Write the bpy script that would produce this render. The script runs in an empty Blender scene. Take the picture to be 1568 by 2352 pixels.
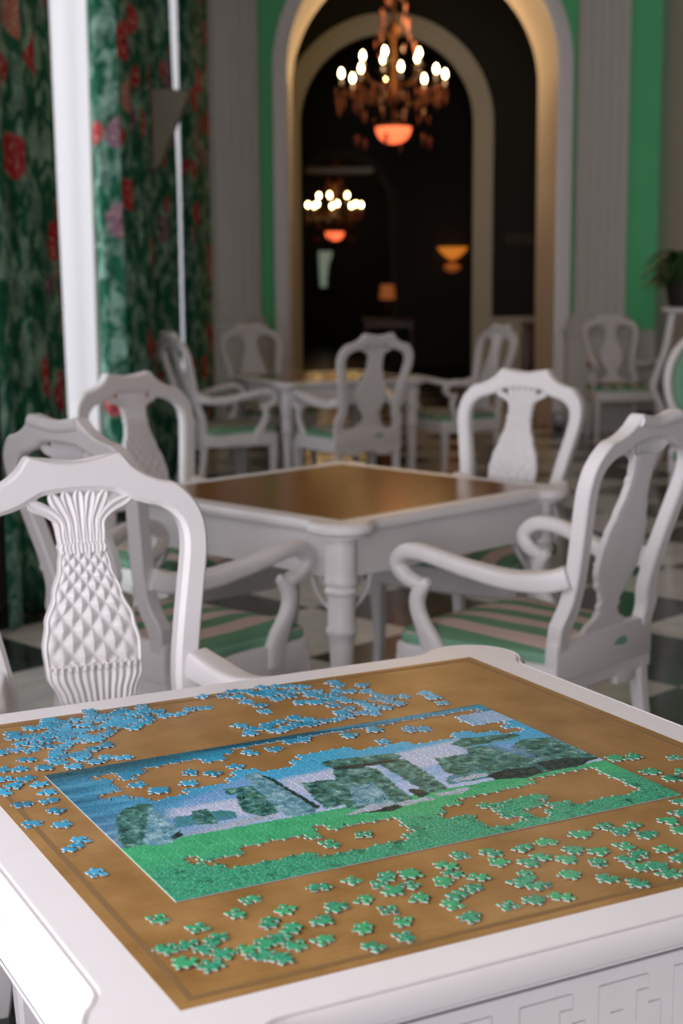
import bpy, bmesh, math, random
from mathutils import Vector, Matrix
R = random.Random(7)
C = bpy.context.scene.collection
scn = bpy.context.scene
PI = math.pi

# ------------------------------------------------------------------ camera
F_PX, PITCH, ROLL, CAM_Z = 3452.6, 0.1558, -0.0058, 1.39
cd = bpy.data.cameras.new('camera'); cam = bpy.data.objects.new('camera', cd); C.objects.link(cam)
_cp, _sp, _cr, _sr = math.cos(PITCH), math.sin(PITCH), math.cos(ROLL), math.sin(ROLL)
_fw = Vector((0, _cp, -_sp)); _up = Vector((0, _sp, _cp)); _rt = Vector((1, 0, 0))
_r2 = _rt * _cr + _up * _sr; _u2 = _up * _cr - _rt * _sr
cam.matrix_world = Matrix(((_r2.x, _u2.x, -_fw.x, 0), (_r2.y, _u2.y, -_fw.y, 0), (_r2.z, _u2.z, -_fw.z, CAM_Z), (0, 0, 0, 1)))
cd.sensor_fit = 'HORIZONTAL'; cd.sensor_width = 24.0; cd.lens = F_PX / 1568 * 24.0
cd.clip_start = 0.05; cd.clip_end = 200
cd.dof.use_dof = True; cd.dof.focus_distance = 2.0; cd.dof.aperture_fstop = 4.8
scn.camera = cam

# ------------------------------------------------------------------ sky, daylight, exposure
SKY = 2.6
w = bpy.data.worlds.new('world'); scn.world = w; w.use_nodes = True
bg = w.node_tree.nodes['Background']; bg.inputs[0].default_value = (0.93, 0.95, 1.0, 1); bg.inputs[1].default_value = SKY
scn.view_settings.view_transform = 'Standard'; scn.view_settings.look = 'None'
scn.view_settings.exposure = 0.0; scn.view_settings.gamma = 1.0
try: scn.view_settings.use_curve_mapping = False
except Exception: pass
def area(name, loc, direction, sx, sy, power, col, portal=False):
    l = bpy.data.lights.new(name, 'AREA'); l.shape = 'RECTANGLE'; l.size = sx; l.size_y = sy; l.energy = power; l.color = col
    o = bpy.data.objects.new(name, l); C.objects.link(o); o.location = loc
    o.rotation_euler = Vector(direction).to_track_quat('-Z', 'Y').to_euler()
    if portal: l.cycles.is_portal = True
    return o
DAY = (0.985, 0.955, 1.04)
# daylight through the tall windows of the left wall and the wide window behind the camera
area('daylight_window_near', (-1.52, 0.7, 2.0), (1, 0, 0), 3.0, 2.2, 90, DAY)
area('daylight_window_middle', (-1.5, 5.08, 2.0), (1, 0, 0), 3.2, 1.3, 12, DAY)
area('daylight_window_rear', (-2.6, -9.35, 2.3), (0, 1, 0), 4.8, 3.9, 640, DAY)
area('portal_window_2', (-1.7, 5.08, 2.0), (1, 0, 0), 3.4, 1.2, 1, DAY, True)
area('portal_window_3', (-1.7, 8.4, 1.9), (1, 0, 0), 3.4, 1.5, 1, DAY, True)
area('portal_window_4', (-1.7, 12.2, 1.9), (1, 0, 0), 3.4, .85, 1, DAY, True)
WARM = (1.0, .70, .42)
def point(name, loc, power, col, r=0.05, parent=None):
    l = bpy.data.lights.new(name, 'POINT'); l.energy = power; l.color = col; l.shadow_soft_size = r
    o = bpy.data.objects.new(name, l); C.objects.link(o); o.location = loc
    if parent: o.parent = parent
    return o

# added fill lights above the frame, without fixtures: warm ambience and the distant chairs
point('warm_fill_light', (1.6, 5.2, 4.6), 15, WARM, .35)
point('distant_table_fill_light', (1.0, 7.0, 3.3), 16, (1.0, .82, .62), .22)

# ------------------------------------------------------------------ node helpers
class NT:
    def __init__(s, name):
        s.m = bpy.data.materials.new(name); s.m.use_nodes = True; s.t = s.m.node_tree; s.b = s.t.nodes['Principled BSDF']
    def n(s, kind, **kw):
        x = s.t.nodes.new(kind)
        for k, v in kw.items(): setattr(x, k, v)
        return x
    def l(s, a, b): s.t.links.new(a, b)
    def setin(s, node, i, v):
        if hasattr(v, 'is_linked') or isinstance(v, bpy.types.NodeSocket): s.l(v, node.inputs[i])
        else: node.inputs[i].default_value = v
    def math(s, op, a, b=0.0, c=None, clamp=False):
        x = s.n('ShaderNodeMath', operation=op); x.use_clamp = clamp
        s.setin(x, 0, a); s.setin(x, 1, b)
        if c is not None: s.setin(x, 2, c)
        return x.outputs[0]
    def vmath(s, op, a, b=(0, 0, 0)):
        x = s.n('ShaderNodeVectorMath', operation=op); s.setin(x, 0, a); s.setin(x, 1, b)
        return x.outputs['Value'] if op in ('DOT_PRODUCT', 'LENGTH', 'DISTANCE') else x.outputs[0]
    def mix(s, f, a, b):
        x = s.n('ShaderNodeMix', data_type='RGBA'); s.setin(x, 0, f)
        s.setin(x, 6, a if not isinstance(a, tuple) else (*a[:3], 1)); s.setin(x, 7, b if not isinstance(b, tuple) else (*b[:3], 1))
        return x.outputs[2]
    def noise(s, vec, scale, detail=3, rough=.5, dist=0):
        x = s.n('ShaderNodeTexNoise'); s.l(vec, x.inputs['Vector']); x.inputs['Scale'].default_value = scale
        x.inputs['Detail'].default_value = detail; x.inputs['Roughness'].default_value = rough; x.inputs['Distortion'].default_value = dist
        return x
    def ramp(s, f, stops, interp='LINEAR'):
        x = s.n('ShaderNodeValToRGB'); x.color_ramp.interpolation = interp
        e = x.color_ramp.elements
        while len(e) < len(stops): e.new(.5)
        for k, (p, c) in enumerate(stops): e[k].position = p; e[k].color = (*c[:3], 1)
        s.l(f, x.inputs[0]); return x.outputs[0]
    def coord(s, which='Object'): return s.n('ShaderNodeTexCoord').outputs[which]
    def scale(s, v, sc):
        x = s.n('ShaderNodeMapping'); s.l(v, x.inputs[0]); x.inputs['Scale'].default_value = sc; return x.outputs[0]
    def bump(s, h, strength=.2, dist=.001):
        x = s.n('ShaderNodeBump'); x.inputs['Strength'].default_value = strength; x.inputs['Distance'].default_value = dist
        s.l(h, x.inputs['Height']); s.l(x.outputs[0], s.b.inputs['Normal'])
    def base(s, c, rough=.5, spec=.5):
        s.setin(s.b, 'Base Color', c if not isinstance(c, tuple) else (*c[:3], 1)); s.setin(s.b, 'Roughness', rough)
        s.b.inputs['Specular IOR Level'].default_value = spec
def plain(name, col, rough=.5, var=.06, scale=30, bump=0, spec=.5, metal=0):
    t = NT(name); o = t.coord(); nz = t.noise(o, scale, 4)
    c = t.mix(nz.outputs[0], tuple(x * (1 - var) for x in col), tuple(min(1, x * (1 + var)) for x in col))
    t.base(c, rough, spec); t.b.inputs['Metallic'].default_value = metal
    if bump: t.bump(nz.outputs[0], bump, .001)
    return t.m
def glow(name, col, strength, base=(.8, .5, .3)):
    t = NT(name); nz = t.noise(t.coord(), 8, 2)
    c = t.mix(nz.outputs[0], tuple(x * .85 for x in col), tuple(min(1, x * 1.1) for x in col))
    t.base(base, .4); t.setin(t.b, 'Emission Color', c); t.b.inputs['Emission Strength'].default_value = strength
    return t.m

M = {}
M['white'] = plain('white_paint', (.80, .775, .785), .38, .025, 25, .05)
M['wallwhite'] = plain('warm_white_wall_paint', (.60, .585, .55), .6, .03, 6, .05)
M['green'] = plain('mint_green_wall_paint', (.11, .60, .25), .6, .05, 4, .05)
M['ceil'] = plain('ceiling_paint', (.62, .54, .42), .7, .02, 4)
M['wallwarm'] = plain('warm_cream_wall_paint', (.60, .51, .39), .7, .03, 4)
M['taupe'] = plain('taupe_bracket_paint', (.27, .25, .20), .6, .04, 12)
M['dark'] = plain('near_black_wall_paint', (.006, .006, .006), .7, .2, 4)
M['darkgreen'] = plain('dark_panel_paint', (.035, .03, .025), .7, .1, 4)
M['tileW'] = None
M['plinth'] = plain('black_marble_plinth', (.012, .012, .013), .25, .3, 12)
M['black'] = plain('dark_glazed_pot', (.02, .017, .013), .4, .2, 14)
M['brownwood'] = plain('dark_brown_wood', (.09, .035, .018), .4, .25, 9)
M['card'] = plain('grey_white_cardboard', (.50, .47, .47), .8, .05, 200)
M['brass'] = plain('aged_brass', (.09, .038, .013), .35, .15, 20, 0, .5, .9)
M['leaf'] = plain('dark_fern_green', (.02, .06, .015), .5, .4, 20)
M['greencloth'] = plain('mint_green_upholstery', (.20, .42, .28), .7, .08, 40, .1)
M['bulb'] = glow('lit_candle_bulb', (1, .62, .25), 60)
M['bowl'] = glow('lit_ruby_glass', (1, .14, .05), 1.9)
M['amber'] = glow('lit_amber_shade', (1, .20, .012), .16)
M['amber2'] = glow('lit_amber_glass', (1, .27, .02), .55)
M['pane'] = glow('glowing_drape_green', (.30, .48, .38), .30)  # green of the far drape, given its own glow in place of light on it
def tilemat(name, a, b, rough, spec=.5):
    t = NT(name); o = t.coord(); oi = t.n('ShaderNodeObjectInfo')
    v = t.vmath('ADD', o, oi.outputs['Location'])
    n1 = t.noise(v, 2.2, 6, .6, 1.2)
    f = t.math('SMOOTH_MIN', t.math('ABSOLUTE', t.math('SUBTRACT', n1.outputs[0], .5)), .12, .02)
    t.base(t.mix(t.math('MULTIPLY', f, 8, clamp=True), a, b), rough, spec); return t.m
M['tileW'] = tilemat('white_marble', (.60, .60, .60), (.74, .73, .70), .16)
M['tileB'] = tilemat('black_marble', (.05, .05, .05), (.012, .013, .013), .14)
def crystal():
    t = NT('ruby_tinted_crystal'); t.base((.30, .10, .06), .08, .8); nz = t.noise(t.coord(), 40, 1)
    t.setin(t.b, 'Roughness', t.math('MULTIPLY', nz.outputs[0], .2)); t.b.inputs['Transmission Weight'].default_value = .3
    return t.m
M['crystal'] = crystal()
def leather():
    t = NT('brown_leather_inset'); o = t.coord()
    n1 = t.noise(o, 8, 7, .66); n2 = t.noise(t.scale(o, (3, 40, 1)), 6, 4, .6); n3 = t.noise(o, 420, 2)
    f = t.math('ADD', t.math('MULTIPLY', n1.outputs[0], .82), t.math('MULTIPLY', n2.outputs[0], .18))
    c = t.ramp(f, [(.32, (.235, .122, .036)), (.5, (.325, .178, .059)), (.68, (.42, .242, .092))])
    t.base(c, .30, .08); t.bump(n3.outputs[0], .12, .0004); return t.m
M['leather'] = leather()
def polished():
    t = NT('polished_brown_wood'); o = t.coord(); n1 = t.noise(t.scale(o, (2, 16, 1)), 4, 5, .6)
    t.base(t.ramp(n1.outputs[0], [(.3, (.15, .052, .007)), (.6, (.26, .098, .014)), (.8, (.32, .13, .022))]), .17, .26); return t.m
M['polished'] = polished()
M['leatherline'] = plain('tooled_leather_line', (.22, .125, .045), .5, .25, 300, .3)
def stripes():
    t = NT('green_and_pink_striped_seat_fabric'); o = t.coord()
    s = t.n('ShaderNodeSeparateXYZ'); t.l(o, s.inputs[0])
    k = t.math('FRACT', t.math('ADD', t.math('DIVIDE', s.outputs[0], .118), .25))
    sel = t.math('GREATER_THAN', k, .5)
    nz = t.noise(t.scale(o, (300, 300, 40)), 3, 2)
    g = t.mix(nz.outputs[0], (.10, .24, .14), (.16, .32, .20)); p = t.mix(nz.outputs[0], (.52, .39, .35), (.63, .50, .46))
    t.base(t.mix(sel, g, p), .75, .25); t.bump(nz.outputs[0], .1, .0005); return t.m
M['stripe'] = stripes()
def curtain():
    t = NT('floral_chintz'); uv = t.coord('UV')

    def vor(scale, vec, feat='F1'):
        x = t.n('ShaderNodeTexVoronoi'); x.feature = feat; x.inputs['Scale'].default_value = scale; t.l(vec, x.inputs['Vector']); return x
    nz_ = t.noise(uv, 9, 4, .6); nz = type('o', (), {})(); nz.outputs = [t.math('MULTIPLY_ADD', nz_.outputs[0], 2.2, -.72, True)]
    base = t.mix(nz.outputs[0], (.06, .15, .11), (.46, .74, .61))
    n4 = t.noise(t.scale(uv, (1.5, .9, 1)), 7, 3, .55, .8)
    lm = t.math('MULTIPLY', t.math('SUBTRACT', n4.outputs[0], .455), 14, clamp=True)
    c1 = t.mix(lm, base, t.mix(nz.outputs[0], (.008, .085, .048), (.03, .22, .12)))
    wv = t.vmath('ADD', uv, t.vmath('MULTIPLY', t.vmath('SUBTRACT', t.noise(uv, 11, 2).outputs['Color'], (.5, .5, .5)), (.09, .09, 0)))
    fv = vor(3.4, wv); n5 = t.noise(uv, 30, 2)
    fm = t.math('MULTIPLY', t.math('SUBTRACT', .40, fv.outputs['Distance']), 16, clamp=True)
    sx = t.n('ShaderNodeSeparateColor'); t.l(fv.outputs['Color'], sx.inputs[0])
    fc = t.ramp(sx.outputs[0], [(0, (.50, .03, .05)), (.34, (.42, .02, .05)), (.42, (.58, .22, .18)), (.55, (.27, .15, .21)), (.78, (.21, .11, .17)), (1, (.5, .06, .07))], 'CONSTANT')
    petal = t.math('MULTIPLY', t.math('SUBTRACT', n5.outputs[0], .52), 9, clamp=True)
    fc2 = t.mix(petal, fc, t.mix(.55, fc, (.70, .55, .42)))
    fc3 = t.mix(t.math('MULTIPLY', t.math('SUBTRACT', .14, fv.outputs['Distance']), 12, clamp=True), fc2, t.mix(.6, fc, (.06, .01, .02)))
    keep = t.math('MULTIPLY', fm, t.math('GREATER_THAN', sx.outputs[1], .22))
    c2 = t.mix(keep, c1, fc3)
    t.base(c2, .85, .2)
    tr = t.n('ShaderNodeBsdfTranslucent'); t.l(c2, tr.inputs[0]); mx = t.n('ShaderNodeMixShader'); mx.inputs[0].default_value = .04
    t.l(t.b.outputs[0], mx.inputs[1]); t.l(tr.outputs[0], mx.inputs[2]); t.l(mx.outputs[0], t.t.nodes['Material Output'].inputs[0])
    return t.m
M['curtain'] = curtain()
def sheer():
    t = NT('white_sheer_voile'); nz = t.noise(t.coord(), 60, 2); t.base(t.mix(nz.outputs[0], (.84, .83, .84), (.9, .89, .9)), .8, .1)
    tr = t.n('ShaderNodeBsdfTranslucent'); tr.inputs[0].default_value = (.96, .93, .96, 1)
    mx = t.n('ShaderNodeMixShader'); mx.inputs[0].default_value = .85
    t.l(t.b.outputs[0], mx.inputs[1]); t.l(tr.outputs[0], mx.inputs[2]); t.l(mx.outputs[0], t.t.nodes['Material Output'].inputs[0]); return t.m
M['sheer'] = sheer()
def glass():
    t = NT('window_glass'); nz = t.noise(t.coord(), 3, 1); t.base((.95, .97, .97), .02); t.b.inputs['Transmission Weight'].default_value = 1
    t.setin(t.b, 'Roughness', t.math('MULTIPLY', nz.outputs[0], .02)); t.b.inputs['IOR'].default_value = 1.05; return t.m
M['glass'] = glass()

STONES=[('P',[(0.131,0.51),(0.18,0.463),(0.246,0.431),(0.298,0.486),(0.267,0.558),(0.145,0.565)]),('P',[(0.37,0.545),(0.402,0.479),(0.551,0.48),(0.595,0.571),(0.588,0.657),(0.381,0.638)]),('P',[(0.647,0.529),(0.75,0.534),(0.81,0.626),(0.826,0.711),(0.605,0.676)]),('N',[(0.176,0.604),(0.171,0.552),(0.274,0.583),(0.347,0.645),(0.365,0.703),(0.328,0.703)]),('D',[(0.112,0.425),(0.231,0.421),(0.241,0.457),(0.222,0.491),(0.134,0.507)]),('T',[(0.012,0.449),(0.007,0.353),(0.04,0.359),(0.119,0.586),(0.12,0.631),(0.101,0.646),(0.069,0.627),(0.044,0.581)]),('B',[(0.05,0.401),(0.044,0.346),(0.081,0.336),(0.111,0.368),(0.118,0.448),(0.12,0.501),(0.117,0.565),(0.118,0.625)]),('K',[(0.096,0.38),(0.068,0.346),(0.113,0.367),(0.121,0.429),(0.117,0.457)]),('T',[(0.153,0.427),(0.188,0.409),(0.197,0.434),(0.203,0.521),(0.171,0.521)]),('W',[(0.115,0.361),(0.227,0.367),(0.301,0.386),(0.298,0.418),(0.275,0.411),(0.187,0.4),(0.115,0.389)]),('T',[(0.268,0.592),(0.323,0.596),(0.327,0.629),(0.266,0.646)]),('T',[(0.252,0.455),(0.273,0.394),(0.321,0.407),(0.323,0.596),(0.278,0.588)]),('K',[(0.317,0.41),(0.33,0.422),(0.333,0.567),(0.325,0.574)]),('B',[(0.31,0.415),(0.316,0.359),(0.359,0.346),(0.38,0.381),(0.37,0.72),(0.337,0.726)]),('K',[(0.375,0.378),(0.386,0.392),(0.375,0.682),(0.366,0.706)]),('T',[(0.411,0.544),(0.481,0.541),(0.479,0.568),(0.412,0.584)]),('T',[(0.399,0.482),(0.387,0.368),(0.437,0.373),(0.478,0.539),(0.409,0.554)]),('T',[(0.446,0.443),(0.425,0.337),(0.497,0.278),(0.552,0.325),(0.579,0.585),(0.56,0.635),(0.504,0.654)]),('K',[(0.411,0.3),(0.493,0.267),(0.61,0.341),(0.507,0.316),(0.463,0.469),(0.383,0.371)]),('B',[(0.446,0.358),(0.47,0.315),(0.51,0.313),(0.536,0.491),(0.479,0.489)]),('T',[(0.594,0.444),(0.592,0.332),(0.639,0.346),(0.651,0.44),(0.658,0.632),(0.597,0.628)]),('K',[(0.58,0.456),(0.565,0.323),(0.617,0.335),(0.594,0.371),(0.606,0.598),(0.598,0.605)]),('T',[(0.505,0.663),(0.647,0.633),(0.661,0.653),(0.656,0.69),(0.521,0.725),(0.497,0.71)]),('K',[(0.507,0.635),(0.593,0.617),(0.638,0.617),(0.648,0.631),(0.632,0.64),(0.506,0.662)]),('D',[(0.653,0.375),(0.717,0.365),(0.76,0.372),(0.774,0.47),(0.665,0.428)]),('W',[(0.674,0.379),(0.743,0.382),(0.753,0.4),(0.739,0.415),(0.666,0.406)]),('T',[(0.685,0.476),(0.695,0.404),(0.759,0.438),(0.784,0.576),(0.712,0.589)]),('T',[(0.762,0.502),(0.746,0.384),(0.797,0.321),(0.876,0.334),(0.88,0.498),(0.862,0.622),(0.799,0.625)]),('K',[(0.746,0.341),(0.805,0.315),(0.886,0.335),(0.856,0.381),(0.797,0.407),(0.741,0.384)]),('T',[(0.857,0.54),(0.852,0.328),(0.925,0.329),(0.999,0.359),(0.997,0.596),(0.93,0.616)]),('N',[(0.876,0.501),(0.888,0.459),(0.892,0.617),(0.848,0.614)]),('K',[(0.862,0.328),(0.936,0.329),(1.003,0.365),(0.933,0.408),(0.872,0.413)]),('T',[(0.801,0.633),(0.921,0.633),(0.947,0.652),(0.941,0.677),(0.827,0.71),(0.787,0.683)]),('K',[(0.808,0.608),(0.862,0.622),(0.934,0.613),(0.943,0.645),(0.923,0.637),(0.802,0.637)]),('W',[(0.408,0.292),(0.453,0.292),(0.508,0.307),(0.515,0.325),(0.47,0.338),(0.41,0.309)]),('W',[(0.518,0.284),(0.591,0.294),(0.586,0.317),(0.516,0.316)]),('W',[(0.599,0.303),(0.649,0.298),(0.675,0.317),(0.678,0.331),(0.601,0.324)])]
LOOSE={'bh':[(-4757,20877),(-4673,20679),(-4483,20780),(-4522,21146),(-4373,21301),(-4362,21537),(-4168,21430),(-3986,21548),(-4004,21291),(-3789,21292),(-3635,21142),(-3439,21231),(-3350,20986),(-3439,20790),(-3810,21018),(-4022,21053),(-4199,21174),(-4216,20960),(-4270,20752),(-4381,20568),(-4517,20401),(-4160,20564),(-3948,20602),(-4063,20808),(-3848,20807),(-3646,20735),(-3706,20528),(-3497,20580),(-3877,20399),(-4101,20279),(-4296,20371),(-3906,20186),(-3966,19979),(-3954,19764),(-3755,19857),(-3574,19972),(-3459,20154),(-3323,20320),(-3556,19758),(-3338,19607),(-3214,19782),(-3000,19763),(-3828,19590),(-3609,19406),(-3991,19359),(-4553,20155),(-4721,20021),(-4342,20112),(-4293,19694),(-4317,19329),(-4555,19297),(-4428,18909),(-4169,18922),(-4244,18634),(-4334,18404),(-3936,18696),(-3782,18395),(-3846,22011),(-3773,21808),(-3767,21593),(-3575,21725),(-3395,21848),(-3565,21508),(-3380,21633),(-3331,22053),(-3340,21422),(-3072,22239),(-2983,22032),(-3162,21914),(-2985,21785),(-3170,21675),(-3129,21464),(-2908,21584),(-3021,21173),(-3225,21241),(-2936,21370),(-2775,21975),(-2674,21785),(-2461,21813),(-2321,22074),(-2114,22135)],'bl':[(-3706,18056),(-3997,17936),(-3524,17697),(-3745,17256),(-3365,17264),(-3046,16705),(-3115,16502),(-2709,15739)],'bm':[(-2182,22773),(-1863,22791),(-1731,23065),(-1516,23071),(-1635,22737),(-1469,22467),(-1303,23281),(-1341,22946),(-1181,22803),(-1156,23056),(-1060,23302),(-990,22918),(-1032,22627),(-834,22769),(-839,23328),(-827,23059),(-628,23288),(-617,23016),(-1249,22249),(-1181,21945),(-1520,21220),(-1344,21067),(-1349,20816),(-1093,21273),(-922,21403),(-1129,21061),(-953,20938),(-790,21079),(-698,21592),(-667,21255),(-178,23569),(-65,23358),(305,23350),(396,23017),(128,22997),(-87,23056),(-144,22849),(-404,23045),(-505,22832),(-324,22716),(-62,22650),(74,22483),(-233,22520),(-418,22411),(-633,22426),(-130,22249),(277,22414),(402,22238),(551,22789),(515,22577),(734,22677),(940,22739),(698,22465),(858,22322),(655,22105),(455,22026),(478,21812),(263,21821),(88,22058),(-21,21840),(63,21642),(-93,21493),(-299,21435),(-506,21496),(-454,21286),(1311,22897),(1412,22649),(1526,22333)],'bg':[(112,20726),(467,20990),(570,20433),(960,20992),(1172,21027),(-2025,19110),(-1710,19070),(-1414,19367),(-1985,18713),(-1274,19959),(-974,20107),(-2663,18674),(-2348,18436),(-550,20575)],'ga':[(-1907,14539),(-1477,14316),(-991,14992),(-1119,14656),(-598,14767),(-754,14440),(-524,14283),(-1725,13853),(-1524,13929),(-1276,14062),(-1326,13847),(-981,13827),(-1160,13709),(-1522,13550),(-1284,13501),(-796,13937),(-623,14065),(-472,13912),(-797,13713),(-605,13616),(-233,14474),(-218,14009)],'gb':[(-257,15311),(100,15494),(474,15599),(396,15398),(521,15223),(736,15664),(722,15367),(802,15011),(214,14986),(-78,14803),(463,14730),(600,14463),(190,14283),(598,14096),(294,13856)],'gc':[(1317,16193),(1139,15904),(1200,15681),(1075,15456),(1453,15569),(1370,15265),(1202,15084),(1138,14840),(1307,14537),(1675,16278),(1726,16008),(2040,16391),(2339,16573),(2225,16128),(2059,15978),(2614,16329),(2504,16060),(2004,15609),(1891,15420),(2097,15335),(2473,15626),(1717,14821),(1999,14972),(2293,15046),(2773,16840),(3091,17061),(3249,16915),(3449,17112),(3557,16800),(3901,17235),(4094,17512),(3222,16452),(3190,16061),(3352,16202),(3666,16353),(3787,16091),(2902,16273),(2850,15966),(3252,15831),(3466,15844),(3539,15642),(3754,15629),(2869,15525),(3170,15390),(3998,16947)],'gd':[(3696,19622),(3936,19674),(4492,19645),(4049,19038),(4277,18791),(4476,19048),(4198,17908)],'gg':[(-168,16585),(233,16838),(1789,17809),(2012,17531)]}


def printmat():
    """the picture on the jigsaw: sky, clouds, standing stones, meadow (flat print, from the piece's own UV)"""
    t = NT('printed_landscape'); uv = t.coord('UV')
    asp = t.scale(uv, (1, .677, 1))
    nd = t.noise(asp, 55, 3, .6); nf_ = t.noise(asp, 46, 8, .66, .6); nm_ = t.noise(asp, 30, 6, .65); ng_ = t.noise(t.scale(asp, (1, .6, 1)), 300, 4, .7); jt = t.math('MULTIPLY_ADD', ng_.outputs[0], 2.4, -.7, True)
    class O_: pass
    nfine = O_(); nfine.outputs = [t.math('MULTIPLY_ADD', nf_.outputs[0], 2.1, -.55, True)]
    nmid = O_(); nmid.outputs = [t.math('MULTIPLY_ADD', nm_.outputs[0], 2.0, -.5, True)]
    off = t.vmath('MULTIPLY', t.vmath('SUBTRACT', nd.outputs['Color'], (.5, .5, .5)), (.018, .028, 0))
    p = t.vmath('ADD', uv, off)
    s = t.n('ShaderNodeSeparateXYZ'); t.l(p, s.inputs[0]); U, V = s.outputs[0], s.outputs[1]
    hom = t.vmath('ADD', t.vmath('MULTIPLY', p, (1, 1, 0)), (0, 0, 1))
    # sky: dark teal at the top left, paler towards the horizon, streaky
    streak = t.noise(t.scale(uv, (2.2, 9, 1)), 2.2, 4, .6)
    sv = t.math('ADD', V, t.math('MULTIPLY', t.math('SUBTRACT', streak.outputs[0], .5), .34))
    sky = t.ramp(sv, [(.40, (.42, .52, .72)), (.52, (.22, .42, .68)), (.60, (.08, .38, .62)), (.84, (.05, .38, .60)), (.99, (.015, .20, .33)), (1.0, (.012, .09, .14))])
    left = t.math('MULTIPLY', t.math('SUBTRACT', .34, U, clamp=True), 2.4, clamp=True)
    sky = t.mix(left, sky, t.ramp(streak.outputs[0], [(.38, (.006, .06, .12)), (.52, (.03, .17, .29)), (.66, (.10, .32, .46))]))
    tl = t.math('MULTIPLY', t.math('MULTIPLY', t.math('SUBTRACT', V, .90, clamp=True), 14, clamp=True), t.math('MULTIPLY', t.math('SUBTRACT', .42, U, clamp=True), 4, clamp=True))
    sky = t.mix(tl, sky, (.012, .085, .11))
    cl = t.noise(t.scale(uv, (5, 16, 1)), 1.4, 4, .6)
    cm = t.math('MULTIPLY', t.math('SUBTRACT', cl.outputs[0], .52, clamp=True), 5, clamp=True)
    cm = t.math('MULTIPLY', cm, t.math('MULTIPLY', t.math('SUBTRACT', .66, V, clamp=True), 5, clamp=True))
    col = t.mix(t.math('MULTIPLY', cm, .7), sky, (.50, .56, .72))
    rightpatch = t.math('MULTIPLY', t.math('MULTIPLY', t.math('SUBTRACT', U, .86, clamp=True), 12, clamp=True), t.math('LESS_THAN', t.math('ABSOLUTE', t.math('SUBTRACT', V, .86)), .06))
    col = t.mix(t.math('MULTIPLY', rightpatch, .7), col, (.42, .50, .66))
    # meadow
    gr = t.ramp(jt, [(.15, (.010, .13, .075)), (.38, (.025, .27, .145)), (.60, (.055, .38, .21)), (.90, (.26, .56, .40))])
    gl = t.mix(nmid.outputs[0], (.03, .32, .125), (.085, .47, .22))
    gcol = t.mix(t.math('MULTIPLY', t.math('SUBTRACT', .26, V, clamp=True), 9, clamp=True), gl, gr)
    dk = t.math('MULTIPLY', t.math('SUBTRACT', nmid.outputs[0], .56, clamp=True), 3.5, clamp=True)
    gcol = t.mix(t.math('MULTIPLY', dk, t.math('LESS_THAN', V, .2)), gcol, (.012, .10, .06))
    hl = t.math('ADD', .365, t.math('MULTIPLY', U, -.03))
    col = t.mix(t.math('GREATER_THAN', t.math('SUBTRACT', hl, V), 0), col, gcol)
    st_t = t.ramp(nfine.outputs[0], [(.12, (.004, .022, .024)), (.36, (.022, .105, .10)), (.58, (.075, .23, .20)), (.85, (.28, .47, .44))])
    st_t = t.mix(t.math('MULTIPLY', t.math('SUBTRACT', nmid.outputs[0], .5, clamp=True), 3, clamp=True), st_t, t.mix(nfine.outputs[0], (.008, .05, .03), (.06, .2, .1)))
    st_b = t.ramp(nfine.outputs[0], [(.10, (.02, .09, .12)), (.42, (.11, .28, .35)), (.82, (.36, .54, .60))])
    pal = {'P': t.mix(t.math('MULTIPLY', cl.outputs[0], .9), (.72, .62, .68), (.42, .54, .76)), 'N': t.mix(streak.outputs[0], (.10, .28, .55), (.30, .42, .68)),
           'D': t.mix(nmid.outputs[0], (.10, .26, .50), (.02, .20, .08)), 'T': st_t, 'B': st_b, 'K': t.mix(nfine.outputs[0], (.004, .010, .012), (.02, .06, .055)),
           'W': t.mix(nfine.outputs[0], (.24, .31, .38), (.50, .55, .62))}
    for code, q in STONES:
        d = None
        for i in range(len(q)):
            (x0, y0), (x1, y1) = q[i], q[(i + 1) % len(q)]
            nx, ny = y1 - y0, -(x1 - x0); L = math.hypot(nx, ny)
            if L < 1e-6: continue
            nx /= L; ny /= L
            e = t.vmath('DOT_PRODUCT', hom, (nx, ny, -(nx * x0 + ny * y0)))
            d = e if d is None else t.math('MAXIMUM', d, e)
        soft = .03 if code in 'PN' else .004
        m = t.math('MULTIPLY', t.math('SUBTRACT', soft * .5, d), 1 / soft, clamp=True)
        if code in 'PN': m = t.math('MULTIPLY', m, .75)
        col = t.mix(m, col, pal[code])
    t.base(col, .28, .10)
    return t.m
M['print'] = printmat()

# ------------------------------------------------------------------ geometry helpers
def obj(name, bm, mat, parent=None, smooth=40, loc=None):
    me = bpy.data.meshes.new(name); bm.normal_update(); bm.to_mesh(me); bm.free()
    for m in (mat if isinstance(mat, (list, tuple)) else [mat]): me.materials.append(M[m] if isinstance(m, str) else m)
    if smooth:
        me.polygons.foreach_set('use_smooth', [True] * len(me.polygons)); me.set_sharp_from_angle(angle=math.radians(smooth))
    o = bpy.data.objects.new(name, me); C.objects.link(o)
    if parent: o.parent = parent
    if loc: o.location = loc
    return o
def thing(name, label, cat, loc=(0, 0, 0), rot=0, group=None):
    o = bpy.data.objects.new(name, None); C.objects.link(o); o.empty_display_size = .1
    o.location = loc; o.rotation_euler = (0, 0, rot); return tag(o, label, cat, group)
def tag(o, label, cat, group=None):
    o['label'] = label; o['category'] = cat
    if group: o['group'] = group
    return o
def struct(name, bm, mat, parent=None, smooth=30):
    o = obj(name, bm, mat, parent, smooth); o['kind'] = 'structure'; return o
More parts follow.
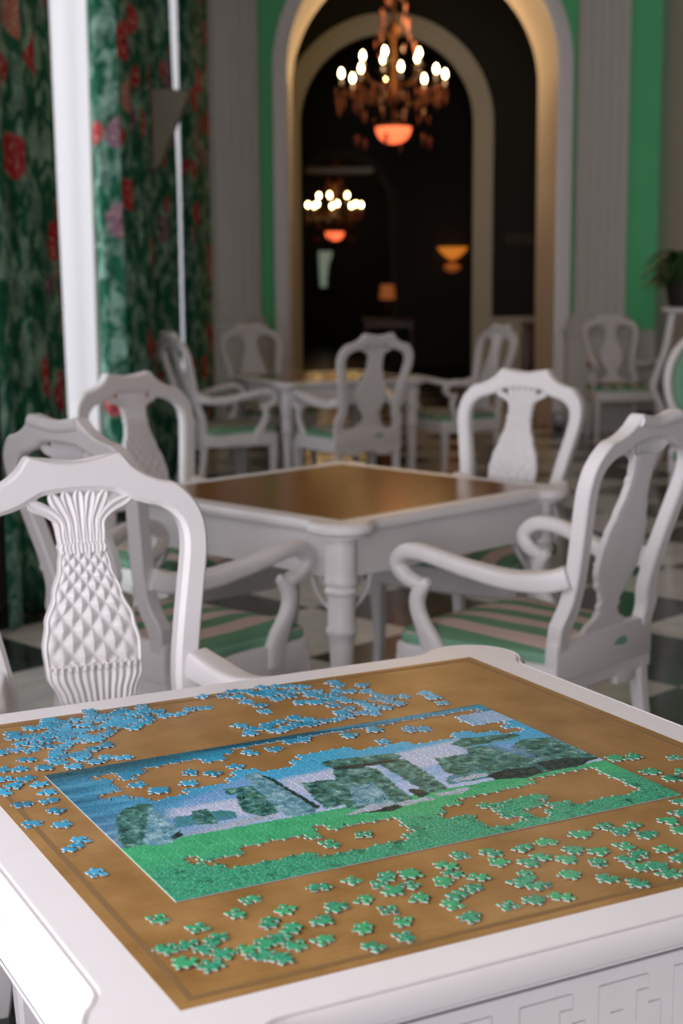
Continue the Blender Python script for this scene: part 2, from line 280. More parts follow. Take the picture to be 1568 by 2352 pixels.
def dup(root, loc, rot, label=None, group=None, scale=None):
    r = root.copy(); C.objects.link(r); r.location = loc; r.rotation_euler = (0, 0, rot)
    if label: r['label'] = label
    if group: r['group'] = group
    if scale: r.scale = (scale,) * 3
    for ch in list(root.children):
        c = ch.copy(); C.objects.link(c); c.parent = r
        for g in list(ch.children):
            d = g.copy(); C.objects.link(d); d.parent = c
    return r
def box(bm, x0, x1, y0, y1, z0, z1, mi=0, bev=0):
    v = [bm.verts.new((x, y, z)) for z in (z0, z1) for x, y in ((x0, y0), (x1, y0), (x1, y1), (x0, y1))]
    fs = []
    for f in ((3, 2, 1, 0), (4, 5, 6, 7), (0, 1, 5, 4), (1, 2, 6, 5), (2, 3, 7, 6), (3, 0, 4, 7)):
        fc = bm.faces.new([v[i] for i in f]); fc.material_index = mi; fs.append(fc)
    if bev:
        es = list({e for f in fs for e in f.edges})
        bmesh.ops.bevel(bm, geom=es, offset=bev, segments=2, profile=.5, affect='EDGES')
    return v
def catmull(pts, n):
    out = []
    for i in range(len(pts) - 1):
        p0 = pts[max(i - 1, 0)]; p1 = pts[i]; p2 = pts[i + 1]; p3 = pts[min(i + 2, len(pts) - 1)]
        for k in range(n):
            s = k / n
            out.append(tuple(.5 * (2 * b + (c - a) * s + (2 * a - 5 * b + 4 * c - d) * s * s + (3 * b - a - 3 * c + d) * s ** 3) for a, b, c, d in zip(p0, p1, p2, p3)))
    out.append(tuple(pts[-1])); return out
def interp(tab, x):
    if x <= tab[0][0]: return tab[0][1]
    for (a, va), (b, vb) in zip(tab, tab[1:]):
        if x <= b:
            s = (x - a) / (b - a); s = s * s * (3 - 2 * s); return va + (vb - va) * s
    return tab[-1][1]
def rings(bm, rs, closed=True, caps=True, mi=0):
    V = [[bm.verts.new(p) for p in r] for r in rs]
    for a, b in zip(V, V[1:]):
        n = len(a)
        for i in range(n if closed else n - 1):
            f = bm.faces.new((a[i], a[(i + 1) % n], b[(i + 1) % n], b[i])); f.material_index = mi
    if caps and closed:
        bm.faces.new(V[0][::-1]).material_index = mi; bm.faces.new(V[-1]).material_index = mi
    return V
def tube(bm, pts, rad, n=10, up=(0, 0, 1), mi=0, power=2.0):
    """sweep an (rx, ry) superellipse along pts; rx lies across 'up' x tangent, ry along the other axis"""
    rs = []; up = Vector(up); prev = None
    P = [Vector(p) for p in pts]
    for i, p in enumerate(P):
        t = (P[min(i + 1, len(P) - 1)] - P[max(i - 1, 0)]).normalized()
        if prev is None:
            a = t.cross(up)
            if a.length < 1e-3: a = t.cross(Vector((0, 1, 0)))
            a.normalize()
        else:
            a = prev - t * prev.dot(t); a.normalize()
        prev = a; b = t.cross(a).normalized()
        r = rad[i] if isinstance(rad, (list, tuple)) and isinstance(rad[0], (list, tuple)) else (rad if isinstance(rad, (list, tuple)) else (rad, rad))
        ring = []
        for k in range(n):
            th = 2 * PI * (k + .5) / n; c, s_ = math.cos(th), math.sin(th)
            q = 2 / (power[i] if isinstance(power, (list, tuple)) else power)
            ring.append(p + a * r[0] * math.copysign(abs(c) ** q, c) + b * r[1] * math.copysign(abs(s_) ** q, s_))
        rs.append(ring)
    rings(bm, rs, True, True, mi)
def lathe(bm, prof, n=20, cx=0, cy=0, mi=0, sx=1, sy=1):
    rs = [[(cx + r * sx * math.cos(2 * PI * k / n), cy + r * sy * math.sin(2 * PI * k / n), z) for k in range(n)] for r, z in prof]
    rings(bm, rs, True, True, mi)
def fix(bm):
    bmesh.ops.recalc_face_normals(bm, faces=bm.faces[:]); return bm

# ================================================================== the room
ZC = 5.4                                     # ceiling
# --- floor: a slab with the marble tiles laid diagonally on it
bm = bmesh.new(); box(bm, -7, 5.7, -9.6, 33.3, -.3, -.014); floor = struct('floor', bm, 'plinth')
S_T = .601; HD = S_T / math.sqrt(2)
def tile_mesh(bm, cx, cy):
    h = HD - .0015; c = .002
    lo = [(cx + h, cy, -.014), (cx, cy + h, -.014), (cx - h, cy, -.014), (cx, cy - h, -.014)]
    md = [(x, y, -c) for x, y, z in lo]; k = (h - c) / h
    hi = [(cx + (x - cx) * k, cy + (y - cy) * k, 0) for x, y, z in lo]
    rings(bm, [lo, md, hi])
bm = bmesh.new(); tile_mesh(bm, 0, 0); tw = obj('tile', bm, 'tileW', floor, 0)
bm = bmesh.new(); tile_mesh(bm, 0, 0); tb = obj('tile', bm, 'tileB', floor, 0)
rest = {0: bmesh.new(), 1: bmesh.new()}; used = {0: False, 1: False}
for iy in range(-14, 36):
    for ix in range(-6, 14):
        for par in (0, 1):
            x = .72 + (ix + .5 * par) * 2 * HD; y = 4.97 + (iy + .5 * par) * 2 * HD
            if not (-1.62 < x < 5.4 and -2.6 < y < 18.9): continue
            if -1.62 < x < .31 * y + .4 and 4.1 < y < 19.4 and x < 3.0:
                src = (tw, tb)[par]
                if used[par]: o = src.copy(); C.objects.link(o)
                else: o = src; used[par] = True
                o.location = (x, y, 0)
            else: tile_mesh(rest[par], x, y)
for par in (0, 1):
    o = obj('tile', rest[par], ('tileW', 'tileB')[par], floor, 0); o['kind'] = 'stuff'

# --- left wall with tall window openings, at x = -1.45
WX = -1.45
ops = [(-.55, 2.1), (4.4, 5.75), (7.55, 9.2), (11.78, 12.65)]
Z0, Z1 = .18, 3.9
bm = bmesh.new()
ys = [-1.2] + [v for o in ops for v in o] + [13.5]
for a, b in zip(ys[::2], ys[1::2]): box(bm, WX - .3, WX, a, b, -.1, ZC)
for a, b in ops: box(bm, WX - .3, WX, a, b, -.1, Z0); box(bm, WX - .3, WX, a, b, Z1, ZC)
struct('wall_left', bm, 'wallwhite')
for k, (a, b) in enumerate(ops):
    bm = bmesh.new(); t = .06
    box(bm, WX - .2, WX - .12, a, a + t, Z0, Z1); box(bm, WX - .2, WX - .12, b - t, b, Z0, Z1)
    box(bm, WX - .2, WX - .12, a + t, b - t, Z0, Z0 + t); box(bm, WX - .2, WX - .12, a + t, b - t, Z1 - t, Z1)
    m_ = (a + b) / 2; box(bm, WX - .2, WX - .12, m_ - .03, m_ + .03, Z0 + t, Z1 - t)
    wn = struct('window_%d' % (k + 1), bm, 'white', None, 30)
    bm = bmesh.new()
    for s_, e_ in ((a + t, m_ - .03), (m_ + .03, b - t)): box(bm, WX - .163, WX - .157, s_, e_, Z0 + t, Z1 - t)
    obj('pane', bm, 'glass', wn, 0)
# white window casing boards
bm = bmesh.new()
for a, b in ops[2:]:
    for y in (a - .09, b): box(bm, WX + .001, WX + .035, y, y + .09, 0.2, Z1 + .1, 0, .006)
    box(bm, WX + .001, WX + .035, a - .09, b + .09, Z1, Z1 + .12, 0, .006)
struct('trim_1', bm, 'white')
bm = bmesh.new(); box(bm, -7, 5.7, -9.6, 33.3, ZC, ZC + .3); struct('ceiling', bm, 'ceil')
# the room widens behind the camera; its rear wall holds a wide window
bm = bmesh.new(); box(bm, -7, -5.1, -9.3, -9, -.1, ZC); box(bm, -.1, 5.4, -9.3, -9, -.1, ZC); box(bm, -5.1, -.1, -9.3, -9, -.1, .3); box(bm, -5.1, -.1, -9.3, -9, 4.3, ZC); struct('wall_rear', bm, 'wallwarm')
bm = bmesh.new(); box(bm, -7, -6.7, -9, -1.2, -.1, ZC); box(bm, -6.7, WX, -1.2, -.9, -.1, ZC); struct('wall_wing', bm, 'wallwarm')
bm = bmesh.new(); box(bm, -5.1, -5.03, -9.2, -9.1, .3, 4.3); box(bm, -.17, -.1, -9.2, -9.1, .3, 4.3)
for x in (-3.86, -2.6, -1.34): box(bm, x - .035, x + .035, -9.2, -9.1, .37, 4.23)
for z in (.3, 2.9, 4.23): box(bm, -5.03, -.17, -9.2, -9.1, z, z + .07)
struct('window_5', bm, 'white')
bm = bmesh.new(); box(bm, 5.4, 5.7, -9.3, 33.2, -.1, ZC); struct('wall_right', bm, 'darkgreen')
# pale pier that comes forward at the right of the arch wall
bm = bmesh.new(); box(bm, 2.80, 5.4, 11.7, 13.5, 0, ZC); struct('wall_pier', bm, 'wallwhite')
bm = bmesh.new(); box(bm, 2.785, 2.80, 11.68, 13.5, 0, .17, 0, .004); box(bm, 2.785, 5.4, 11.68, 11.70, 0, .17, 0, .004); struct('baseboard_right', bm, 'plinth')

def arch_wall(name, y0, y1, xl, xr, cx, r, zs, mf, ms, n=40):
    """wall with a round-headed opening; material 0 = faces, 1 = the soffit of the opening"""
    bm = bmesh.new()
    arc = [(cx - r, 0)] + [(cx - r * math.cos(PI * k / n), zs + r * math.sin(PI * k / n)) for k in range(n + 1)] + [(cx + r, 0)]
    for y, flip in ((y0, False), (y1, True)):
        A = [bm.verts.new((x, y, z)) for x, z in arc]; T = [bm.verts.new((x, y, ZC)) for x, z in arc[1:-1]]
        def fc(vs): bm.faces.new(vs[::-1] if flip else vs)
        l0 = bm.verts.new((xl, y, 0)); l1 = bm.verts.new((xl, y, ZC)); r0 = bm.verts.new((xr, y, 0)); r1 = bm.verts.new((xr, y, ZC))
        fc([l0, A[0], A[1], T[0], l1]); fc([A[-1], r0, r1, T[-1], A[-2]])
        for k in range(n): fc([A[k + 1], A[k + 2], T[k + 1], T[k]])
        if not flip: A0 = A
    for k in range(len(arc) - 1):
        f = bm.faces.new((A0[k + 1], A0[k], A[k], A[k + 1])); f.material_index = 1
    fix(bm)
    return struct(name, bm, [mf, ms])
def casing(name, y, cx, r, zs, prof, mat, z0=0, n=48):
    """architrave swept round the opening; prof = (distance from the opening edge, projection)"""
    bm = bmesh.new(); path = [(-1, 0, z0), (-1, 0, zs)] + [(-math.cos(PI * k / n), math.sin(PI * k / n), zs) for k in range(1, n)] + [(1, 0, zs), (1, 0, z0)]
    V = []
    for i, (dx, dz, z) in enumerate(path):
        V.append([(cx + dx * (r + d), y - p, z + dz * (r + d)) for d, p in prof])
    rings(bm, V, False, False); fix(bm); return struct(name, bm, mat)
AX, AR, AZ = .727, 1.176, 3.17
arch_wall('wall_far', 13.5, 14.84, -1.9, 2.8, AX, AR, AZ, 'green', 'white')
casing('trim_2', 13.5, AX, AR, AZ, [(.0, 0), (.0, .02), (.035, .026), (.04, .034), (.085, .036), (.09, .05), (.125, .052), (.135, .03), (.135, 0)], 'white')
# white dado with a moulded cap and panels, black plinth
for nm, a, b in (('trim_3', -1.45, AX - AR - .136), ('trim_4', AX + AR + .136, 2.8)):
    bm = bmesh.new(); box(bm, a, b, 13.475, 13.499, 0.17, .87); box(bm, a, b, 13.455, 13.499, .865, .905, 0, .008); box(bm, a, b, 13.46, 13.499, .17, .215, 0, .006)
    box(bm, a + .07, b - .07, 13.466, 13.475, .28, .80, 0, .004); struct(nm, bm, 'wallwhite')
bm = bmesh.new()
for a, b in ((-1.45, AX - AR), (AX + AR, 2.8)): box(bm, a, b, 13.45, 13.499, 0, .169, 0, .005)
struct('baseboard_far', bm, 'plinth')
# fluted pilasters standing on pedestals
def pilaster(name, cx, wd, label_n):
    y1 = 13.474; bm = bmesh.new(); h = wd / 2
    box(bm, cx - h - .07, cx + h + .07, 13.30, y1, .0, .86, 0, .008); box(bm, cx - h - .09, cx + h + .09, 13.275, y1, .86, .92, 0, .012)
    box(bm, cx - h - .06, cx + h + .06, 13.31, y1, .92, .985, 0, .014); box(bm, cx - h - .035, cx + h + .035, 13.33, y1, .985, 1.035, 0, .016)
    box(bm, cx - h - .015, cx + h + .015, 13.345, y1, 1.035, 1.06, 0, .008)
    prof = []; nf = 5; m_ = .022; fw = (wd - m_) / nf
    prof.append((cx - h, y1)); prof.append((cx - h, 13.36))
    for k in range(nf):
        x0 = cx - h + m_ + k * fw; x1 = x0 + fw - m_
        for j in range(9):
            s = j / 8; prof.append((x0 + (x1 - x0) * s, 13.36 + .5 * (x1 - x0) * math.sin(PI * s) * .62))
    prof.append((cx + h, 13.36)); prof.append((cx + h, y1))
    rings(bm, [[(x, y, z) for x, y in prof] for z in (1.06, ZC)], True, True); fix(bm)
    return struct(name, bm, 'wallwhite', None, 30)
pilaster('trim_5', 2.284, .44, 5); pilaster('trim_6', -.912, .43, 6)
# --- dark rooms beyond
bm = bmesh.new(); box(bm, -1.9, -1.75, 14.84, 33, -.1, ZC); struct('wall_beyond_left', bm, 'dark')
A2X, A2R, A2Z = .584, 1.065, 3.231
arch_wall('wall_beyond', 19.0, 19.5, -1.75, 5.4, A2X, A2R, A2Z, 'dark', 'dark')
casing('trim_7', 19.0, A2X, A2R, A2Z, [(0, 0), (0, .04), (.06, .05), (.075, .075), (.15, .08), (.16, .11), (.235, .11), (.245, .06), (.245, 0)], 'wallwhite')
bm = bmesh.new(); x0 = A2X + A2R + .246; box(bm, x0, 5.4, 18.96, 18.999, 0, .84); box(bm, x0, 5.4, 18.94, 18.999, .83, .875, 0, .008); box(bm, x0 + .08, x0 + .66, 18.945, 18.96, .2, .72, 0, .006)
struct('trim_8', bm, 'wallwhite')
bm = bmesh.new(); box(bm, x0 + .15, 5.4, 18.95, 18.999, 1.74, 1.90, 0, .01); struct('trim_9', bm, 'darkgreen')
A3X, A3R, A3Z = .0, .76, 2.40
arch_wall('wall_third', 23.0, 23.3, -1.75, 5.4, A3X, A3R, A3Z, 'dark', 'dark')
casing('trim_10', 23.0, A3X, A3R, A3Z, [(0, 0), (0, .03), (.05, .05), (.10, .05), (.11, 0)], 'darkgreen')
bm = bmesh.new(); box(bm, A3X - .5, A3X + .5, 22.96, 23.05, 2.9, 2.99, 0, .01); struct('trim_11', bm, 'wallwhite')
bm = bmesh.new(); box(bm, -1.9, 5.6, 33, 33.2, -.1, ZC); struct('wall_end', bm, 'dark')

# ================================================================== armchair (pineapple splat)
def lean(z): return -.215 - .150 * max(0, (z - .44) / .6) ** 1.12
OUT = [(.212, .40), (.217, .47), (.223, .515), (.222, .535), (.210, .562), (.200, .595), (.200, .645), (.212, .715), (.229, .795), (.243, .86), (.246, .90), (.241, .935), (.225, .966), (.196, .994), (.168, 1.001), (.136, 1.014), (.110, 1.033), (.093, 1.054), (.080, 1.056), (.04, 1.046), (0, 1.042)]
INN = [(.166, .40), (.169, .47), (.171, .515), (.165, .538), (.156, .562), (.152, .595), (.154, .645), (.166, .715), (.183, .795), (.197, .86), (.200, .893), (.195, .918), (.180, .938), (.155, .953), (.131, .959), (.107, .967), (.088, .976), (.072, .984), (.055, .987), (.03, .989), (0, .990)]
def back_frame():
    bm = bmesh.new()
    o = catmull(OUT, 4); i = catmull(INN, 4); o = o + [(-x, z) for x, z in o[-2::-1]]; i = i + [(-x, z) for x, z in i[-2::-1]]
    rs = []; th = .021; c = .0045
    for (ox, oz), (ix, iz) in zip(o, i):
        d = Vector((ox - ix, oz - iz)); L = d.length; d /= L
        rs.append([(ox - d.x * e * L if False else ox - d.x * e, lean(oz - d.y * e) + yy, oz - d.y * e) for e, yy in
                   ((c, th), (0, th - c), (0, -th + c), (c, -th))] +
                  [(ix + d.x * e, lean(iz + d.y * e) + yy, iz + d.y * e) for e, yy in ((c * 1.6, -th), (0, -th + c), (0, th - c * 1.6), (c * 2.2, th))])
    rings(bm, rs, True, True)
    # incised line along the front face and rolled top of the crest
    pts = [(x, lean(z) - .012, z) for x, z in catmull([(-.093, 1.041), (-.06, 1.037), (0, 1.030), (.06, 1.037), (.093, 1.041)], 6)]
    tube(bm, pts, .0165, 12)
    fix(bm); return bm
WT = [(.44, .135), (.47, .128), (.50, .090), (.525, .052), (.54, .041), (.552, .048), (.565, .042), (.585, .053), (.615, .075), (.655, .092), (.705, .0945), (.75, .086), (.80, .067), (.85, .0505), (.878, .046), (.886, .049), (.894, .046), (.915, .048), (.945, .054), (.965, .064), (.985, .072)]
def relief(s, z, w):
    x = s * w
    if z > .896:                                        # plain field behind the leaves
        return -.004
    if z > .876:                                        # beaded collar
        return .003 + .0035 * abs(math.sin(s * 8 * PI / 2 * 1.6))
    if z > .674:                                        # diamond scales, growing with the bulb
        zz = phase(z); a = (s * 2.35 + zz) % 1.0; b = (s * 2.35 - zz) % 1.0
        h = 1 - max(abs(a - .5), abs(b - .5)) * 2
        return .0075 * min(1, h * 1.15) * min(1, max(0, (1 - abs(s)) * 6 - .35)) + (.0045 if abs(s) > .93 else 0)
    if z > .60:                                         # upright flutes under the scales
        k = abs(math.sin(s * 6.5 * PI)); top = .009 if z > .662 and k > .75 else 0
        return (.0015 + .006 * k + top * .5) * min(1, max(0, (1 - abs(s)) * 7 - .3)) + (.0045 if abs(s) > .93 else 0)
    return 0
_ph = [(.60, 0.0)]
for k in range(1, 301):
    z = .60 + k * .001; _ph.append((z, _ph[-1][1] + .001 * 2.35 / (interp(WT, z) * 1.25)))
def phase(z):
    k = max(0, min(299, int((z - .60) * 1000))); return _ph[k][1] + (_ph[k + 1][1] - _ph[k][1]) * ((z - .60) * 1000 - k)
def splat():
    bm = bmesh.new(); NS, NZ = 46, 150; F = []; B = []
    for j in range(NZ + 1):
        z = .44 + (.952 - .44) * j / NZ; w_ = interp(WT, z); rf = []; rb = []
        for i in range(NS + 1):
            s = -1 + 2 * i / NS; e = (1 - min(1, (1 - abs(s)) * 9)) ** 2 * .004
            rf.append(bm.verts.new((s * w_, lean(z) + .008 + relief(s, z, w_) - e, z)))
            if i in (0, NS) or i % 6 == 0: rb.append(bm.verts.new((s * w_, lean(z) - .011 + e * .5, z)))
        F.append(rf); B.append(rb)
    for a, b in zip(F, F[1:]):
        for i in range(NS): bm.faces.new((a[i], a[i + 1], b[i + 1], b[i]))
    for a, b in zip(B, B[1:]):
        for i in range(len(a) - 1): bm.faces.new((a[i + 1], a[i], b[i], b[i + 1]))
    for j in range(NZ):
        bm.faces.new((F[j][0], F[j + 1][0], B[j + 1][0], B[j][0])); bm.faces.new((F[j][-1], B[j][-1], B[j + 1][-1], F[j + 1][-1]))
    # leaf crown: long grooved leaves fanning from the collar
    for q in (-3, -2, -1, 0, 1, 2, 3):
        tx = q * .0265 if abs(q) < 3 else math.copysign(.099, q); zt = .993 - .002 * abs(q) if abs(q) < 3 else .977
        bx = q * .0125
        pts = [(bx, .894), (bx * 1.05, .912), (bx * 1.1, .935), (bx + (tx - bx) * .4, .955), (tx * .93, zt - .008), (tx, zt)]
        pts = catmull(pts, 4); n = len(pts); sec = []
        for i, (x, z) in enumerate(pts):
            u = i / (n - 1); hw = .0064 + .0062 * max(0, u - .15) / .57 if u < .72 else .0126 * max(0, (1 - u) / .28) ** .75 + .0005
            d = .006 + .006 * u
            t2 = Vector((pts[min(i + 1, n - 1)][0] - pts[max(i - 1, 0)][0], pts[min(i + 1, n - 1)][1] - pts[max(i - 1, 0)][1])).normalized(); nx, nz = t2.y, -t2.x
            y0 = lean(z) + .004
            sec.append([(x + nx * hw * a, y0 + d * h, z + nz * hw * a) for a, h in ((-1, 0), (-.95, .7), (-.55, 1.15), (0, .75), (.55, 1.15), (.95, .7), (1, 0))])
        rings(bm, sec, True, True)
    # small drip between scales and flutes
    for k in range(13):
        s = -.93 + 1.86 * k / 12; z = .672; w_ = interp(WT, z)
        bmesh.ops.create_icosphere(bm, subdivisions=1, radius=.0030, matrix=Matrix.Translation((s * w_, lean(z) + .014, z)))
    fix(bm); return bm
def seat_outline(off=0, n=6):
    pts = [(-.222, -.235), (.222, -.235), (.268, .05), (.285, .20), (.265, .245), (.15, .262), (0, .266), (-.15, .262), (-.265, .245), (-.285, .20), (-.268, .05)]
    cx = 0; cy = .02
    out = []
    for x, y in pts:
        d = Vector((x - cx, y - cy)); k = (d.length - off) / d.length; out.append((cx + d.x * k, cy + d.y * k))
    return out
def seat_frame():
    bm = bmesh.new()
    rings(bm, [[(x, y, z) for x, y in seat_outline(o)] for o, z in ((.012, .345), (0, .352), (0, .418), (.006, .428), (.03, .430))])
    box(bm, -.222, .222, -.240, -.206, .385, .490, 0, .006)          # shoe under the splat
    box(bm, -.15, -.06, -.236, -.214, .325, .36, 0, .004); box(bm, .06, .15, -.236, -.214, .325, .36, 0, .004)
    fix(bm); return bm
def cushion():
    bm = bmesh.new(); rs = []
    for o, z, mi in ((.022, .426, 1), (.016, .440, 1), (.018, .455, 1), (.030, .466, 0), (.07, .476, 0), (.14, .483, 0), (.20, .485, 0)):
        rs.append([(x, y, z) for x, y in catmull(seat_outline(o) + [seat_outline(o)[0]], 3)[:-1]])
    V = rings(bm, rs, True, True)
    for f in bm.faces:
        zc = f.calc_center_median().z; f.material_index = 1 if zc < .457 else 0
    fix(bm); return bm
def arm(s):
    bm = bmesh.new()
    P = [(.196, -.250, .655), (.218, -.20, .640), (.236, -.10, .636), (.268, .0, .655), (.287, .08, .674), (.290, .14, .684), (.288, .19, .680), (.283, .222, .657), (.279, .224, .632), (.275, .196, .606), (.272, .166, .595), (.270, .150, .580)]
    rd = [(.028, .027), (.033, .025), (.031, .023), (.026, .022), (.024, .022), (.024, .022), (.023, .022), (.022, .021), (.021, .021), (.020, .020), (.018, .018), (.012, .012)]
    pts = catmull(P, 5); rr = catmull(rd, 5)
    tube(bm, [(s * x, y, z) for x, y, z in pts], rr, 16, (0, 0, 1), 0, [7 - 4.4 * min(1, i / 18) for i in range(len(pts))])
    P = [(.268, .132, .605), (.270, .150, .590), (.272, .166, .560), (.271, .166, .525), (.268, .150, .485), (.264, .130, .445), (.262, .122, .415), (.262, .120, .37)]
    rd = [(.010, .012), (.018, .019), (.019, .021), (.018, .022), (.018, .025), (.019, .034), (.020, .040), (.020, .040)]
    tube(bm, [(s * x, y, z) for x, y, z in catmull(P, 4)], catmull(rd, 4), 12, (0, 1, 0), 0, 2.6)
    fix(bm); return bm
def leg(front, s):
    bm = bmesh.new()
    if front: P = [(.255, .215, .39), (.258, .218, .30), (.256, .216, .16), (.258, .226, .04), (.262, .236, 0)]; rd = [(.026, .026), (.024, .024), (.018, .018), (.015, .015), (.019, .019)]
    else: P = [(.194, -.216, .42), (.194, -.220, .30), (.196, -.245, .14), (.200, -.285, 0)]; rd = [(.023, .020), (.022, .019), (.019, .018), (.016, .016)]
    tube(bm, [(s * x, y, z) for x, y, z in catmull(P, 4)], catmull(rd, 4), 8, (0, 1, 0), 0, 5); 
    for v in bm.verts:
        if v.co.z < .012: v.co.z = 0
    fix(bm); return bm
chair0 = None
def make_chair(label, loc, rot, group):
    t = thing('armchair', label, 'chair', loc, rot, group)
    obj('back_frame', back_frame(), 'white', t, 26); obj('splat', splat(), 'white', t, 28)
    obj('seat_frame', seat_frame(), 'white', t); c = obj('seat_cushion', cushion(), ['stripe', 'greencloth'], t, 60)
    c['label'] = 'green and pink striped seat cushion'
    for s in (-1, 1): obj('armrest', arm(s), 'white', t, 60)
    for f in (1, 0):
        for s in (-1, 1): obj('leg', leg(f, s), 'white', t)
    return t
CH = [
 ('white armchair whose carved pineapple splat faces us behind the jigsaw table', -.353, 2.515, -64.5, 'chairs at the jigsaw table'),
 ('white armchair seen from behind at the left side of the bare wooden table', -.455, 3.95, 49.6, 'chairs at the bare wooden table'),
 ('white armchair seen from behind at the right side of the bare wooden table', .505, 3.94, 137.2, 'chairs at the bare wooden table'),
 ('shaded white armchair by the curtain at the far left of the bare wooden table', -.51, 5.07, -47.5, 'chairs at the bare wooden table'),
 ('white armchair facing us at the far right of the bare wooden table', .462, 5.12, -124, 'chairs at the bare wooden table'),
 ('white armchair seen squarely from behind at the distant table', .06, 9.17, 116, 'chairs at the distant table'),
 ('white armchair seen edge-on at the right of the distant table', .78, 10.32, 205, 'chairs at the distant table'),
 ('shaded white armchair seen from the side at the left of the distant table', -.73, 9.50, 25, 'chairs at the distant table'),
 ('white armchair on the far side of the distant table before the left pilaster', -.52, 10.78, -65, 'chairs at the distant table'),
 ('white armchair against the green wall under the right pilaster', 2.36, 12.72, -84, None),
]
for lab, x, y, a, g in CH:
    a = math.radians(a - 90)                            # the chair is modelled facing +Y
    if chair0 is None: chair0 = make_chair(lab, (x, y, 0), a, g)
    else:
        o = dup(chair0, (x, y, 0), a, lab, g)
        if g is None and 'group' in o: del o['group']

# ================================================================== game tables
def table_outline(hx, hy, cr=.045, r=.078):
    """rectangle with a round ear at each corner (counter-clockwise)"""
    out = []
    for q, (sx, sy) in enumerate(((1, 1), (-1, 1), (-1, -1), (1, -1))):
        cx, cy = hx - cr, hy - cr; pts = []
        a0 = -math.acos(cr / r); n = 16
        a1 = PI / 2 - a0
        pts += [(hx, cy - r * math.sin(-a0) - .05), (hx, cy - r * math.sin(-a0) - .022), (hx + .002, cy - r * math.sin(-a0) - .008)]
        for k in range(n + 1):
            a = a0 + .18 + (a1 - a0 - .36) * k / n; pts.append((cx + r * math.cos(a), cy + r * math.sin(a)))
        pts += [(cx - r * math.sin(-a0) - .008, hy + .002), (cx - r * math.sin(-a0) - .022, hy), (cx - r * math.sin(-a0) - .05, hy)]
        pts = [(x * sx, y * sy) for x, y in pts]
        if q in (1, 3): pts = pts[::-1]
        out += pts
    return out
def offset(poly, d):
    n = len(poly); res = []
    for i in range(n):
        p0, p1, p2 = Vector(poly[i - 1]), Vector(poly[i]), Vector(poly[(i + 1) % n])
        n1 = (p1 - p0).normalized(); n2 = (p2 - p1).normalized(); m = Vector((n1.y + n2.y, -n1.x - n2.x))
        m = m.normalized() / max(.6, math.sqrt(max(.0001, (1 + n1.dot(n2)) / 2))) if m.length > 1e-6 else m
        res.append((p1.x + m.x * d, p1.y + m.y * d))
    return res
def fret_band(bm, L, H, put):
    """fretwork panel: flush plates parted by narrow sunk lines, laid out on a lattice"""
    CW, GW = .0142, .0020; p = CW + GW; nx = int(L / p); nz = 6
    x00 = -(nx * p + GW) / 2; sunkV = set(); sunkH = set()          # lattice lines: V (i, j) left edge of cell i at row j; H (i, j) lower edge
    unit = 6
    for u in range(0, nx - unit + 1, unit):
        def H_(a, c, j):
            for i in range(a, c): sunkH.add((u + i, j))
        def V_(i, a, c):
            for j in range(a, c): sunkV.add((u + i, j))
        V_(0, 1, 5); H_(0, 4, 5); V_(4, 4, 5); H_(3, 4, 4); V_(3, 2, 4); H_(1, 2, 3); H_(1, 5, 1); V_(5, 1, 3); H_(4, 5, 3)
    for i in range(nx): sunkH.add((i, 0)); sunkH.add((i, nz))
    xs = []; zs = []
    for i in range(nx): xs += [x00 + i * p, x00 + i * p + GW]
    xs.append(x00 + nx * p); xs.append(x00 + nx * p + GW)
    for j in range(nz): zs += [j * p, j * p + GW]
    zs += [nz * p, nz * p + GW]
    D = {}
    for a in range(len(xs) - 1):
        for b in range(len(zs) - 1):
            i, j = a // 2, b // 2; nv, nh = a % 2 == 0, b % 2 == 0
            if nv and nh: s = any(q in sunkV for q in ((i, j), (i, j - 1))) or any(q in sunkH for q in ((i, j), (i - 1, j)))
            elif nv: s = (i, j) in sunkV
            elif nh: s = (i, j) in sunkH
            else: s = False
            D[a, b] = .003 if s else 0
    for (a, b), d in D.items():
        x0, x1, z0, z1 = xs[a], xs[a + 1], zs[b], zs[b + 1]
        bm.faces.new([bm.verts.new(put(x, d, z)) for x, z in ((x0, z0), (x1, z0), (x1, z1), (x0, z1))])
        e = D.get((a + 1, b))
        if e is not None and e != d: bm.faces.new([bm.verts.new(put(x1, q, z)) for q, z in ((d, z0), (e, z0), (e, z1), (d, z1))])
        e = D.get((a, b + 1))
        if e is not None and e != d: bm.faces.new([bm.verts.new(put(x, q, z1)) for x, q in ((x0, d), (x0, e), (x1, e), (x1, d))])
    return (xs[0], xs[-1], zs[-1])
ZT = .74
